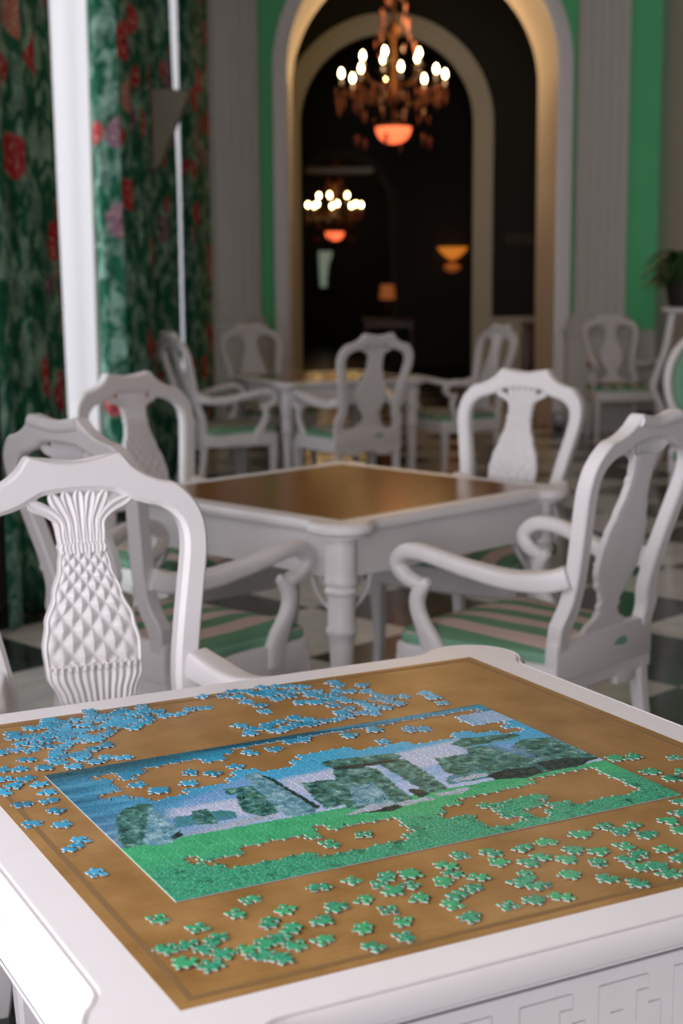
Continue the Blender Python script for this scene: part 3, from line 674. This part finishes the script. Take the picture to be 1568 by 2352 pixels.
def make_table(name, label, loc, rot, lx, ly, fret, line=True, group=None):
    t = thing(name, label, 'table', loc, rot, group)
    hx, hy = lx / 2 + .050, ly / 2 + .050; base = table_outline(hx, hy)
    bm = bmesh.new()
    lev = [(.0, ZT), (.0008, ZT - .006), (.0036, ZT - .006), (.0062, ZT - .001), (.010, ZT - .0025), (.0145, ZT - .009), (.016, ZT - .017), (.0135, ZT - .026), (.006, ZT - .032), (-.003, ZT - .034), (-.003, ZT - .040), (-.02, ZT - .042)]
    rs = [[(x, y, z) for x, y in offset(base, d)] for d, z in lev]
    rings(bm, rs[::-1], True, True); fix(bm); top = obj('tabletop', bm, 'white', t, 35)
    bm = bmesh.new(); box(bm, -lx / 2, lx / 2, -ly / 2, ly / 2, ZT - .004, ZT + .0003, 0)
    lt = obj('leather_inset' if fret else 'wooden_inset', bm, 'leather' if fret else 'polished', t, 0)
    lt['label'] = 'brown leather writing surface' if fret else 'polished brown wooden surface'
    if line:
        bm = bmesh.new()
        for off, wd in ((.013, .007),):
            a, b = lx / 2 - off, ly / 2 - off; z0, z1 = ZT + .0003, ZT + .0006
            box(bm, -a, a, -b, -b + wd, z0, z1); box(bm, -a, a, b - wd, b, z0, z1); box(bm, -a, -a + wd, -b + wd, b - wd, z0, z1); box(bm, a - wd, a, -b + wd, b - wd, z0, z1)
        obj('tooled_line', bm, 'leatherline', lt, 0)
    za, zb = .588, ZT - .041
    ax, ay = hx - .012, hy - .012
    for (dx, dy), half, dist in (((0, -1), hx, ay), ((0, 1), hx, ay), ((-1, 0), hy, ax), ((1, 0), hy, ax)):
        bm = bmesh.new(); L = 2 * half - .14
        tx, ty = -dy, dx
        def put(s, d, z, dx=dx, dy=dy, tx=tx, ty=ty, dist=dist): return (dx * (dist - d) + tx * s, dy * (dist - d) + ty * s, z)
        if fret:
            x0, x1, h = fret_band(bm, L - .06, .09, lambda x, d, z: put(x, d, z + za + .006))
            z0 = za + .006; z1 = z0 + h
            for a, b, c, e in ((-L / 2, L / 2, za, z0), (-L / 2, L / 2, z1, zb), (-L / 2, x0, z0, z1), (x1, L / 2, z0, z1)):
                bm.faces.new([bm.verts.new(put(x, 0, z)) for x, z in ((a, c), (b, c), (b, e), (a, e))])
        else:
            bm.faces.new([bm.verts.new(put(x, 0, z)) for x, z in ((-L / 2, za), (L / 2, za), (L / 2, zb), (-L / 2, zb))])
        V = [[bm.verts.new(put(x, d, z)) for x, z in ((-L / 2, za), (L / 2, za), (L / 2, zb), (-L / 2, zb))] for d in (.001, .022)]
        for i in (0, 1, 3): bm.faces.new((V[0][i], V[0][(i + 1) % 4], V[1][(i + 1) % 4], V[1][i]))
        bm.faces.new(V[1][::-1])
        bmesh.ops.remove_doubles(bm, verts=bm.verts[:], dist=1e-5); fix(bm)
        obj('apron', bm, 'white', t, 20)
    R_ = .043
    for sx in (-1, 1):
        for sy in (-1, 1):
            cx, cy = sx * (hx - .045), sy * (hy - .045); bm = bmesh.new()
            prof = [(.020, 0), (.026, .004), (.027, .02), (.024, .04), (.026, .20), (.0335, .40), (.036, .425), (.041, .430), (.043, .438), (.041, .446), (.037, .452), (.0385, .53), (.040, .538), (.046, .545), (.046, .553), (.041, .560), (.046, .568), (.047, .578), (.044, .586), (R_, .60), (R_, .695), (.050, .698)]
            lathe(bm, prof, 24, cx, cy); fix(bm); obj('leg', bm, 'white', t, 40)
            for ax_ in (0, 1):
                bm = bmesh.new(); d = (-sx, 0) if ax_ == 0 else (0, -sy)
                o_ = [(.036, .49), (.060, .50), (.085, .52), (.105, .55), (.115, .588)]
                tube(bm, [(cx + d[0] * a, cy + d[1] * a, z) for a, z in catmull(o_, 4)], (.007, .006), 8)
                tube(bm, [(cx + d[0] * a, cy + d[1] * a, z) for a, z in catmull([(.04, .553), (.062, .556), (.075, .57), (.070, .585)], 4)], (.006, .005), 8)
                fix(bm); obj('spandrel', bm, 'white', t, 60)
    return t
T1X, T1Y, T1A = .0363, 1.8906, math.radians(27.75)
make_table('game_table', 'white game table with brown leather top carrying the jigsaw', (T1X, T1Y, 0), T1A, .910, .942, True)
make_table('game_table', 'white game table with bare polished brown top behind the jigsaw table', (-.0003, 4.605, 0), math.radians(45.5), .870, .852, False, False)
make_table('game_table', 'distant white table with brown top near the arch', (-.115, 9.90, 0), math.radians(25), .86, .84, False, False)

# ================================================================== jigsaw
NX, NY = 40, 26; PL, PW = .6822, .4622; PCX, PCY, PA = .01646, 1.86037, math.radians(28.01)
HOLES = [(1,24,27,1),(1,28,29,1),(2,11,18,1),(2,24,26,1),(2,28,30,1),(2,32,38,1),(3,5,19,1),(3,24,26,1),(3,30,38,1),(4,4,19,1),(4,22,27,1),(4,31,38,1),(5,3,4,1),(5,7,12,1),(5,13,19,1),(5,23,38,1),(6,13,14,1),(6,25,38,1),(7,32,38,1),(17,5,8,0),(18,4,12,0),(18,37,39,0),(19,2,13,0),(19,15,18,0),(19,29,33,0),(19,35,38,0),(20,4,19,0),(20,24,39,0),(21,4,36,0),(22,4,5,0),(22,6,36,0),(23,3,5,0),(23,7,12,0),(23,14,36,0),(24,15,20,0),(24,22,39,0)]          # missing pieces: (row, first column, end column, 0 = sky, 1 = meadow)
hole = {(i, j): k for j, a, b, k in HOLES for i in range(a, b)}
CWX, CWY = PL / NX, PW / NY; TH = .0017
rj = random.Random(11)
node = {(i, j): (i * CWX + (rj.uniform(-.0012, .0012) if 0 < i < NX else 0), j * CWY + (rj.uniform(-.0012, .0012) if 0 < j < NY else 0)) for i in range(NX + 1) for j in range(NY + 1)}
def edge_pts(a, b, flat, s, rnd):
    A, B = Vector(a), Vector(b)
    if flat: return [tuple(A)]
    d = B - A; n = Vector((-d.y, d.x)) * s; c = .5 + rnd.uniform(-.07, .07); k = rnd.uniform(.9, 1.12); bw = rnd.uniform(-.05, .05)
    L = [(0, 0), (c * .5, bw), (c - .085, .015), (c - .07, .09), (c - .155 * k, .18), (c - .095 * k, .295 * k), (c + .095 * k, .295 * k), (c + .155 * k, .18), (c + .07, .09), (c + .085, .015), (c + (1 - c) * .5, -bw)]
    return [tuple(A + d * t_ + n * h) for t_, h in L]
EH = {(i, j): edge_pts(node[i, j], node[i + 1, j], j in (0, NY), rj.choice((-1, 1)), rj) + [node[i + 1, j]] for i in range(NX) for j in range(NY + 1)}
EV = {(i, j): edge_pts(node[i, j], node[i, j + 1], i in (0, NX), rj.choice((-1, 1)), rj) + [node[i, j + 1]] for i in range(NX + 1) for j in range(NY)}
def outline(i, j):
    o = EH[i, j][:-1] + EV[i + 1, j][:-1] + EH[i, j + 1][::-1][:-1] + EV[i, j][::-1][:-1]
    return o
def add_piece(bm, i, j, ox, oy, uvl, z=0):
    o = outline(i, j); a = offset(o, -.00010); b = offset(o, -.00075)
    V = rings(bm, [[(x - ox, y - oy, z) for x, y in a], [(x - ox, y - oy, z + TH - .00055) for x, y in a], [(x - ox, y - oy, z + TH) for x, y in b]], True, False)
    f = bm.faces.new(V[2]); fs = [f] + [q for v in V[2] for q in v.link_faces if q is not f]
    for q in set(fs): q.material_index = 0
    for q in {q for v in V[0] for q in v.link_faces}: q.material_index = 1
    for q in {q for v in V[0] for q in v.link_faces} | set(fs):
        for l in q.loops: l[uvl].uv = ((l.vert.co.x + ox) / PL, (l.vert.co.y + oy) / PW)
puzzle = thing('jigsaw_puzzle', 'part-assembled landscape jigsaw lying on the brown leather table', 'puzzle', (PCX, PCY, ZT + .0006), PA)
present = [(i, j) for j in range(NY) for i in range(NX) if (i, j) not in hole]
ca, sa = math.cos(PA), math.sin(PA)
def depth(c):
    x, y = (c[0] + .5) * CWX - PL / 2, (c[1] + .5) * CWY - PW / 2
    return PCY + x * sa + y * ca
present.sort(key=depth)
for k, (i, j) in enumerate(present[:300]):
    bm = bmesh.new(); uvl = bm.loops.layers.uv.new('UVMap'); add_piece(bm, i, j, PL / 2, PW / 2, uvl); obj('puzzle_piece', bm, ['print', 'card'], puzzle, 25)
bm = bmesh.new(); uvl = bm.loops.layers.uv.new('UVMap')
for i, j in present[300:]: add_piece(bm, i, j, PL / 2, PW / 2, uvl)
o = obj('puzzle_piece', bm, ['print', 'card'], puzzle, 25); o['kind'] = 'stuff'; o['label'] = 'farther assembled pieces of the puzzle'
skyc = [(i, j) for j in range(1, NY - 1) for i in range(1, NX - 1) if hole.get((i, j)) == 0]
grc = [(i, j) for j in range(1, NY - 1) for i in range(1, NX - 1) if hole.get((i, j)) == 1]
rj.shuffle(skyc); rj.shuffle(grc)
GRP = {
 'bh': ('loose blue sky jigsaw piece in the heap off the left end of the puzzle', 'loose blue pieces in the left heap'),
 'bm': ('loose blue sky jigsaw piece in the heap along the far edge of the puzzle', 'loose blue pieces in the far heap'),
 'bg': ('loose blue sky jigsaw piece lying inside the gap in the puzzle sky', 'loose blue pieces in the sky gap'),
 'ga': ('loose green grass jigsaw piece in the cluster at the near corner of the leather', 'loose green pieces at the near corner'),
 'gb': ('loose green grass jigsaw piece spread before the middle of the puzzle', 'loose green pieces before the middle'),
 'gc': ('loose green grass jigsaw piece in the crowd before the right half of the puzzle', 'loose green pieces before the right half'),
 'gd': ('loose green grass jigsaw piece beyond the right end of the puzzle', 'loose green pieces beyond the right end'),
 'gg': ('loose green grass jigsaw piece lying inside a gap in the puzzle meadow', 'loose green pieces in the meadow gaps')}
LONE = ['blue loose jigsaw piece closest to the puzzle left edge below the left heap', 'blue loose jigsaw piece nearest the white table rim below the left heap', 'blue loose jigsaw piece under the one touching the puzzle left edge',
        'blue loose jigsaw piece alone close to the white left rim', 'blue loose jigsaw piece beside the one close to the white left rim', 'upper of two touching blue loose jigsaw pieces left of the puzzle',
        'lower of two touching blue loose jigsaw pieces left of the puzzle', 'blue loose jigsaw piece lying alone nearest the near left corner of the puzzle']
ORD = ('first second third fourth fifth sixth seventh eighth ninth tenth eleventh twelfth thirteenth fourteenth fifteenth sixteenth seventeenth eighteenth nineteenth twentieth').split()
WHERE = {'bh': ('blue jigsaw piece', "left heap's", 6), 'bm': ('blue jigsaw piece', "far heap's", 5), 'bg': ('blue jigsaw piece', 'gap in the puzzle sky', 1),
         'ga': ('green jigsaw piece', "near corner cluster's", 2), 'gb': ('green jigsaw piece', 'spread before the puzzle middle', 1), 'gc': ('green jigsaw piece', "right-hand crowd's", 4),
         'gd': ('green jigsaw piece', 'group beyond the right end of the puzzle', 1), 'gg': ('green jigsaw piece', 'gaps in the puzzle meadow', 1)}
lk = random.Random(5); n_s = n_g = 0; zk = 0
for key, lst in LOOSE.items():
    labels = {}
    if key != 'bl':
        kind, where, nb = WHERE[key]; order = sorted(range(len(lst)), key=lambda q: -lst[q][1])      # far ones first
        per = math.ceil(len(lst) / nb)
        for r in range(nb):
            row = sorted(order[r * per:(r + 1) * per], key=lambda q: lst[q][0] / lst[q][1])
            for k, q in enumerate(row):
                pre = (where + ' ' + ORD[r] + ' row from the back') if nb > 1 else 'the ' + where
                labels[q] = '%s %s from left in %s' % (kind, ORD[k], pre)
    for q, (x, y) in enumerate(lst):
        if key[0] == 'b': c = skyc[n_s % len(skyc)]; n_s += 1
        else: c = grc[n_g % len(grc)]; n_g += 1
        bm = bmesh.new(); uvl = bm.loops.layers.uv.new('UVMap')
        add_piece(bm, c[0], c[1], (c[0] + .5) * CWX, (c[1] + .5) * CWY, uvl)
        o = obj('loose_puzzle_piece', bm, ['print', 'card'], None, 25)
        o.location = (x * 1e-4, y * 1e-4, ZT + .0005 + .00012 * (zk % 7)); zk += 3; o.rotation_euler = (0, 0, lk.uniform(0, 2 * PI)); o.scale = (1.11, 1.11, 1)
        if key == 'bl': tag(o, LONE[q], 'puzzle piece', 'single blue pieces left of the puzzle')
        else: tag(o, labels[q], 'puzzle piece', GRP[key][1])

# ================================================================== curtains
def curtain(name, label, mat, path, z0, z1, folds, amp, cat='curtain', shear=None, nz=14, seed=1, thick=.004, group=None, uvs=(1, 1)):
    """hanging cloth: path = [(x, y)...] at the floor, folded n times across its length"""
    rr = random.Random(seed); n = folds * 10; bm = bmesh.new(); uvl = bm.loops.layers.uv.new('UVMap'); P = [Vector(p) for p in path]
    seg = [(b - a).length for a, b in zip(P, P[1:])]; T = sum(seg); V = []; ph = [rr.uniform(-.35, .35) for _ in range(folds + 2)]; am = [rr.uniform(.65, 1.25) for _ in range(folds + 2)]
    for j in range(nz + 1):
        z = z0 + (z1 - z0) * j / nz; row = []
        for i in range(n + 1):
            u = i / n; d = u * T; k = 0
            while k < len(seg) - 1 and d > seg[k]: d -= seg[k]; k += 1
            p = P[k].lerp(P[k + 1], d / seg[k]); t_ = (P[k + 1] - P[k]).normalized(); nn = Vector((t_.y, -t_.x))
            f = u * folds; q = int(f); a_ = 2 * PI * f + ph[q] * math.sin(PI * (f - q)); tap = .75 + .25 * (1 - j / nz)
            w_ = amp * am[q] * tap
            p = p + nn * w_ * math.sin(a_) + t_ * w_ * .45 * math.sin(2 * a_)
            dy = shear(z, u) if shear else 0
            row.append(bm.verts.new((p.x, p.y + dy, z)))
        V.append(row)
    arc = [0]
    for a, b in zip(V[0], V[0][1:]): arc.append(arc[-1] + (b.co - a.co).length)
    for j in range(nz):
        for i in range(n):
            f = bm.faces.new((V[j][i], V[j][i + 1], V[j + 1][i + 1], V[j + 1][i]))
            for l, (a, b) in zip(f.loops, ((i, j), (i + 1, j), (i + 1, j + 1), (i, j + 1))): l[uvl].uv = (arc[a] * uvs[0], V[b][0].co.z * uvs[1])
    o = obj(name, bm, mat, None, 80)
    if thick:
        md = o.modifiers.new('thickness', 'SOLIDIFY'); md.thickness = thick
    return tag(o, label, cat, group)
CG = 'floral window curtains'
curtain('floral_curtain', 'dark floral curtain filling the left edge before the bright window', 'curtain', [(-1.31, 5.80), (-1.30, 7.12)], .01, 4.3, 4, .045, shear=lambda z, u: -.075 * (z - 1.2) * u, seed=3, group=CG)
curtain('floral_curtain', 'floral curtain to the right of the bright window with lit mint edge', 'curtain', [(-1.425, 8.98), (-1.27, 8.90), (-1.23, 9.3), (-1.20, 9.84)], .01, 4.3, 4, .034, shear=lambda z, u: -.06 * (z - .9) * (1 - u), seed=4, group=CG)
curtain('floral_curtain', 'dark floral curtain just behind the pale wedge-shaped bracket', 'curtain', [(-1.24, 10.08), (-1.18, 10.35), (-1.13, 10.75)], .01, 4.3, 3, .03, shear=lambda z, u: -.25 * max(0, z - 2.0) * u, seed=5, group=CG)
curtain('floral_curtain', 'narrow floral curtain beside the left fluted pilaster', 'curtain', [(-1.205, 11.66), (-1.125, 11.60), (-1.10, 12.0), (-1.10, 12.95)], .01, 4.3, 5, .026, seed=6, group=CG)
curtain('sheer_curtain', 'white sheer curtain glowing with daylight between the floral curtains', 'sheer', [(-1.43, 7.5), (-1.43, 8.86)], .01, 4.2, 4, .03, seed=8, nz=4, thick=0)
curtain('sheer_curtain', 'white sheer strip glimpsed beside the left fluted pilaster', 'sheer', [(-1.30, 11.72), (-1.28, 12.66)], .01, 4.2, 4, .016, seed=9, nz=4, thick=0)
# curtain poles
for nm, a, b, lab in (('curtain_pole', 5.7, 10.75, 'curtain pole above the bright left window'), ('curtain_pole', 11.2, 13.3, 'curtain pole above the window by the left pilaster')):
    bm = bmesh.new(); tube(bm, [(-1.26, a, 4.33), (-1.26, b, 4.33)], .02, 12, (0, 0, 1))
    for y in (a + .1, b - .1): box(bm, -1.449, -1.25, y - .012, y + .012, 4.30, 4.325)
    fix(bm); tag(obj(nm, bm, 'white'), lab, 'curtain pole')
# wedge-shaped wall bracket on the pier between the two windows
bm = bmesh.new(); pr = [(-1.449, 2.59), (-.965, 2.57), (-.985, 2.50), (-1.16, 2.10), (-1.22, 2.06), (-1.449, 2.06)]
rings(bm, [[(x, y, z) for x, z in pr] for y in (9.90, 10.03)]); fix(bm); bmesh.ops.bevel(bm, geom=bm.edges[:], offset=.006, segments=2, affect='EDGES')
tag(obj('wall_bracket', bm, 'taupe'), 'pale wedge-shaped wall bracket among the floral curtains', 'bracket')

# ================================================================== chandeliers
oct_ = None
def chandelier(label, loc, sc=1.0, glow_power=30):
    global oct_
    t = thing('chandelier', label, 'chandelier', loc, 0, 'lit crystal chandeliers'); t.scale = (sc,) * 3
    # origin at the level of the lower candles
    bm = bmesh.new(); lathe(bm, [(.012, (ZC - loc[2]) / sc), (.012, 1.0), (.05, .98), (.06, .93), (.02, .86), (.02, .55), (.07, .5), (.09, .42), (.03, .34), (.03, -.1), (.09, -.16), (.11, -.24), (.04, -.32), (.04, -.50), (.10, -.53)], 16)
    fix(bm); obj('stem', bm, 'brass', t, 50)
    bm = bmesh.new(); lathe(bm, [(.02, -.735), (.09, -.72), (.15, -.68), (.185, -.62), (.195, -.56), (.185, -.55), (.02, -.55)], 28); fix(bm); obj('glass_bowl', bm, 'bowl', t, 60)
    bm = bmesh.new(); lathe(bm, [(.19, -.562), (.203, -.56), (.207, -.547), (.2, -.535), (.185, -.535)], 28); fix(bm); obj('bowl_rim', bm, 'brass', t, 60)
    armsrc = cupsrc = None
    for ring, (n, rad, dz, off) in enumerate(((8, .565, 0, .13), (5, .33, .19, .5))):
        a0 = None
        for k in range(n):
            an = 2 * PI * (k + off) / n; ca_, sa_ = math.cos(an), math.sin(an)
            if a0 is None:
                bm = bmesh.new(); pts = catmull([(.03, 0, -.16 + dz * .6), (rad * .35, 0, -.30 + dz), (rad * .75, 0, -.27 + dz), (rad, 0, -.14 + dz)], 6)
                tube(bm, pts, .011, 8, (0, 1, 0)); lathe(bm, [(.012, -.15 + dz), (.05, -.135 + dz), (.055, -.12 + dz), (.018, -.115 + dz)], 12, rad, 0); fix(bm)
                a = obj('arm', bm, 'brass', t, 60)
                bm = bmesh.new(); lathe(bm, [(.013, -.115 + dz), (.013, -.035 + dz)], 10, rad, 0); fix(bm); cdl = obj('candle', bm, 'white', a, 60)
                bm = bmesh.new(); lathe(bm, [(.008, -.035 + dz), (.019, -.012 + dz), (.021, .004 + dz), (.013, .03 + dz), (.003, .052 + dz)], 10, rad, 0); fix(bm); bl = obj('bulb', bm, 'bulb', a, 60)
                a0 = (a, cdl, bl); a.rotation_euler.z = an
            else:
                a = a0[0].copy(); C.objects.link(a); a.parent = t; a.rotation_euler.z = an
                for q in a0[1:]: c = q.copy(); C.objects.link(c); c.parent = a
    rc = random.Random(2)
    if oct_ is None:
        bm = bmesh.new(); rings(bm, [[(.004 * math.cos(2 * PI * k / 6), .004 * math.sin(2 * PI * k / 6), .05) for k in range(6)], [(.017 * math.cos(2 * PI * k / 6), .017 * math.sin(2 * PI * k / 6), .015) for k in range(6)], [(.001 * math.cos(2 * PI * k / 6), .001 * math.sin(2 * PI * k / 6), -.05) for k in range(6)]]); fix(bm)
        o = obj('crystal', bm, 'crystal', t, 0); oct_ = o; first = True
    else: first = False
    for k in range(120):
        z = rc.choice((-.14, -.22, -.3, -.38, -.46, -.3, -.22)) if k < 84 else rc.uniform(.15, .9)
        r = (rc.uniform(.30, .64) if z > -.4 else rc.uniform(.2, .5)) if k < 84 else max(.06, .30 - .25 * z)
        if first and k == 0: c = oct_
        else: c = oct_.copy(); C.objects.link(c); c.parent = t
        an = rc.uniform(0, 2 * PI); c.location = (r * math.cos(an), r * math.sin(an), z + rc.uniform(-.03, .03)); s_ = rc.uniform(.8, 1.5); c.scale = (s_, s_, s_)
    for k in range(6):
        an = 2 * PI * k / 6 + .3; c = oct_.copy(); C.objects.link(c); c.parent = t; c.location = (.42 * math.cos(an), .42 * math.sin(an), -.72); c.scale = (1.5,) * 3
    return t
ch1 = chandelier('large lit crystal chandelier with red glass bowl seen through the arch', (.535, 15.25, 3.345), .91)
point('chandelier_light', (.74, 15.08, 3.80), 46, (1, .58, .25), .4)
ch2 = chandelier('smaller distant lit chandelier with red glass bowl in the farthest dark room', (-.1, 30, 2.76), .93)
point('far_chandelier_light', (-.1, 29.7, 2.85), .8, (1, .5, .2), .3)

# ================================================================== glowing things in the dark rooms
t = thing('console_table', 'dark wooden console table carrying the amber lamp in the dark room', 'table', (.72, 22.6, 0))
bm = bmesh.new(); box(bm, -.4, .4, -.18, .18, .72, .76, 0, .006); box(bm, -.36, .36, -.15, .15, .62, .72); obj('top', bm, 'brownwood', t)
for sx in (-1, 1):
    for sy in (-1, 1):
        bm = bmesh.new(); tube(bm, [(sx * .34, sy * .13, .64), (sx * .34, sy * .13, 0)], [(.022, .022), (.014, .014)], 8, (0, 1, 0), 0, 5); fix(bm); obj('leg', bm, 'brownwood', t)
t = thing('table_lamp', 'small table lamp with glowing amber shade deep in the dark room', 'lamp', (.70, 22.55, .76))
bm = bmesh.new(); lathe(bm, [(.07, 0), (.07, .015), (.03, .03), (.05, .12), (.055, .18), (.02, .25), (.012, .30)], 16); fix(bm); obj('base', bm, 'brass', t, 60)
bm = bmesh.new(); rings(bm, [[(r * math.cos(2 * PI * k / 20), r * math.sin(2 * PI * k / 20), z) for k in range(20)] for r, z in ((.12, .28), (.115, .38), (.10, .50))], True, False); fix(bm); o = obj('lamp_shade', bm, 'amber', t, 60)
t = thing('wall_sconce', 'amber glass wall sconce glowing on the dark wall beside the second arch', 'lamp', (1.68, 22.99, 1.72))
bm = bmesh.new(); box(bm, -.04, .04, -.02, 0, -.25, .02, 0, .005); tube(bm, catmull([(0, -.01, -.2), (0, -.12, -.22), (0, -.15, -.1), (0, -.14, 0)], 5), .012, 8, (1, 0, 0)); fix(bm); obj('bracket', bm, 'brass', t, 60)
bm = bmesh.new(); lathe(bm, [(.03, -.10), (.10, -.06), (.17, .0), (.23, .08), (.22, .085), (.10, 0), (.03, -.06)], 20, 0, -.22); fix(bm); obj('glass_shade', bm, 'amber2', t, 60)
bm = bmesh.new(); lathe(bm, [(.02, -.29), (.10, -.26), (.13, -.21), (.10, -.17), (.02, -.15)], 18, 0, -.16); fix(bm); obj('glass_drop', bm, 'amber', t, 60)
t = thing('glowing_drape', 'narrow pale green drape far away in the dark rooms, given a glow', 'window', (-.345, 32.95, 1.2))  # drape built as a framed pane; its glow is added
bm = bmesh.new(); rings(bm, [[(x, y, z) for x, z in ((-.08, -.05), (.05, -.05), (.06, .15), (.10, .45), (.17, .62), (.17, .72), (-.12, .72), (-.10, .2))] for y in (.0, .03)]); fix(bm); obj('pane', bm, 'pane', t, 0)
bm = bmesh.new(); box(bm, -.24, -.2, -.02, .05, -.15, .85); box(bm, .22, .26, -.02, .05, -.15, .85); box(bm, -.24, .26, -.02, .05, .81, .85); box(bm, -.24, .26, -.02, .05, -.15, -.11); obj('frame', bm, 'dark', t)
# brown wooden pedestal by the right jamb of the arch
t = thing('wooden_pedestal', 'narrow dark brown wooden pedestal beside the right jamb of the arch', 'pedestal', (1.99, 16.0, 0))
bm = bmesh.new(); box(bm, -.06, .06, -.06, .06, .05, .86, 0, .004); obj('shaft', bm, 'brownwood', t); bm = bmesh.new(); box(bm, -.08, .08, -.08, .08, 0, .05, 0, .006); obj('base', bm, 'brownwood', t)
bm = bmesh.new(); box(bm, -.075, .075, -.075, .075, .86, .895, 0, .006); obj('cap', bm, 'brownwood', t)

# ================================================================== right edge: oval-back chair, fern on a stand
t = thing('oval_back_chair', 'white oval-back armchair with mint green pad cut by the right edge', 'chair', (2.02, 7.75, 0), math.radians(-70 - 90))
def oval(bm, rx, rz, r, n=36, y=0, zc=.82):
    rs = []
    for k in range(n):
        a = 2 * PI * k / n; c, s_ = math.cos(a), math.sin(a); rs.append([((rx + r * math.cos(2 * PI * q / 8)) * c, y - .06 * (s_ * .3) + r * math.sin(2 * PI * q / 8), zc + (rz + r * math.cos(2 * PI * q / 8)) * s_) for q in range(8)])
    rings(bm, rs + [rs[0]], True, False); bmesh.ops.remove_doubles(bm, verts=bm.verts[:], dist=1e-5)
bm = bmesh.new(); oval(bm, .225, .25, .024, y=-.26)
for s in (-1, 1): tube(bm, [(s * .14, -.255, .64), (s * .17, -.25, .5), (s * .18, -.245, .40)], .022, 8, (0, 1, 0))
fix(bm); obj('back_frame', bm, 'white', t, 60)
bm = bmesh.new(); rs = []
for k, y in ((.3, -.235), (.75, -.225), (.97, -.245), (.97, -.275), (.7, -.295)): rs.append([(.205 * k * math.cos(2 * PI * q / 28), y - .018 * math.sin(2 * PI * q / 28), .82 + .23 * k * math.sin(2 * PI * q / 28)) for q in range(28)])
rings(bm, rs); fix(bm); obj('back_pad', bm, 'greencloth', t, 60)
obj('seat_frame', seat_frame(), 'white', t); obj('seat_cushion', cushion(), 'greencloth', t, 60)
for s in (-1, 1):
    obj('armrest', arm(s), 'white', t, 60); obj('leg', leg(1, s), 'white', t); obj('leg', leg(0, s), 'white', t)
t = thing('plant_stand', 'tall white plant stand with curved legs holding the fern', 'plant stand', (2.36, 10.3, 0))
bm = bmesh.new(); lathe(bm, [(.10, 1.13), (.17, 1.135), (.18, 1.15), (.17, 1.165), (.05, 1.166)], 24); fix(bm); obj('top', bm, 'white', t, 40)
for k in range(3):
    a = PI + 2 * PI * k / 3; bm = bmesh.new()
    tube(bm, [(r * math.cos(a), r * math.sin(a), z) for r, z in catmull([(.10, 1.14), (.12, 1.02), (.14, .9), (.19, .74), (.22, .62), (.17, .5), (.13, .35), (.18, .15), (.26, .03), (.29, 0)], 4)], [(.028, .028)] * 37, 10); 
    for v in bm.verts: v.co.z = max(0, v.co.z)
    fix(bm); obj('leg', bm, 'white', t, 60)
t = thing('potted_fern', 'dark green fern in a dark pot on the white stand at right', 'plant', (2.36, 10.3, 1.167))
bm = bmesh.new(); lathe(bm, [(.10, 0), (.13, .01), (.15, .12), (.165, .22), (.175, .24), (.165, .25), (.14, .235), (.02, .23)], 24); fix(bm); obj('pot', bm, 'black', t, 50)
bm = bmesh.new(); rf = random.Random(9)
for k in range(240):
    a = rf.uniform(0, 2 * PI); L = rf.uniform(.06, .30); h = rf.uniform(.0, .20); n = 6; prev = None
    for i in range(n + 1):
        u = i / n; r = .03 + L * u; z = .23 + h * math.sin(u * 2.2) - .12 * u * u; wd = .030 * math.sin(PI * (.1 + .88 * u)) + .002
        p = (bm.verts.new((r * math.cos(a) - wd * math.sin(a), r * math.sin(a) + wd * math.cos(a), z)), bm.verts.new((r * math.cos(a), r * math.sin(a), z + .008)), bm.verts.new((r * math.cos(a) + wd * math.sin(a), r * math.sin(a) - wd * math.cos(a), z)))
        if prev:
            bm.faces.new((prev[0], prev[1], p[1], p[0])); bm.faces.new((prev[1], prev[2], p[2], p[1]))
        prev = p
o = obj('frond', bm, 'leaf', t, 60); o['kind'] = 'stuff'
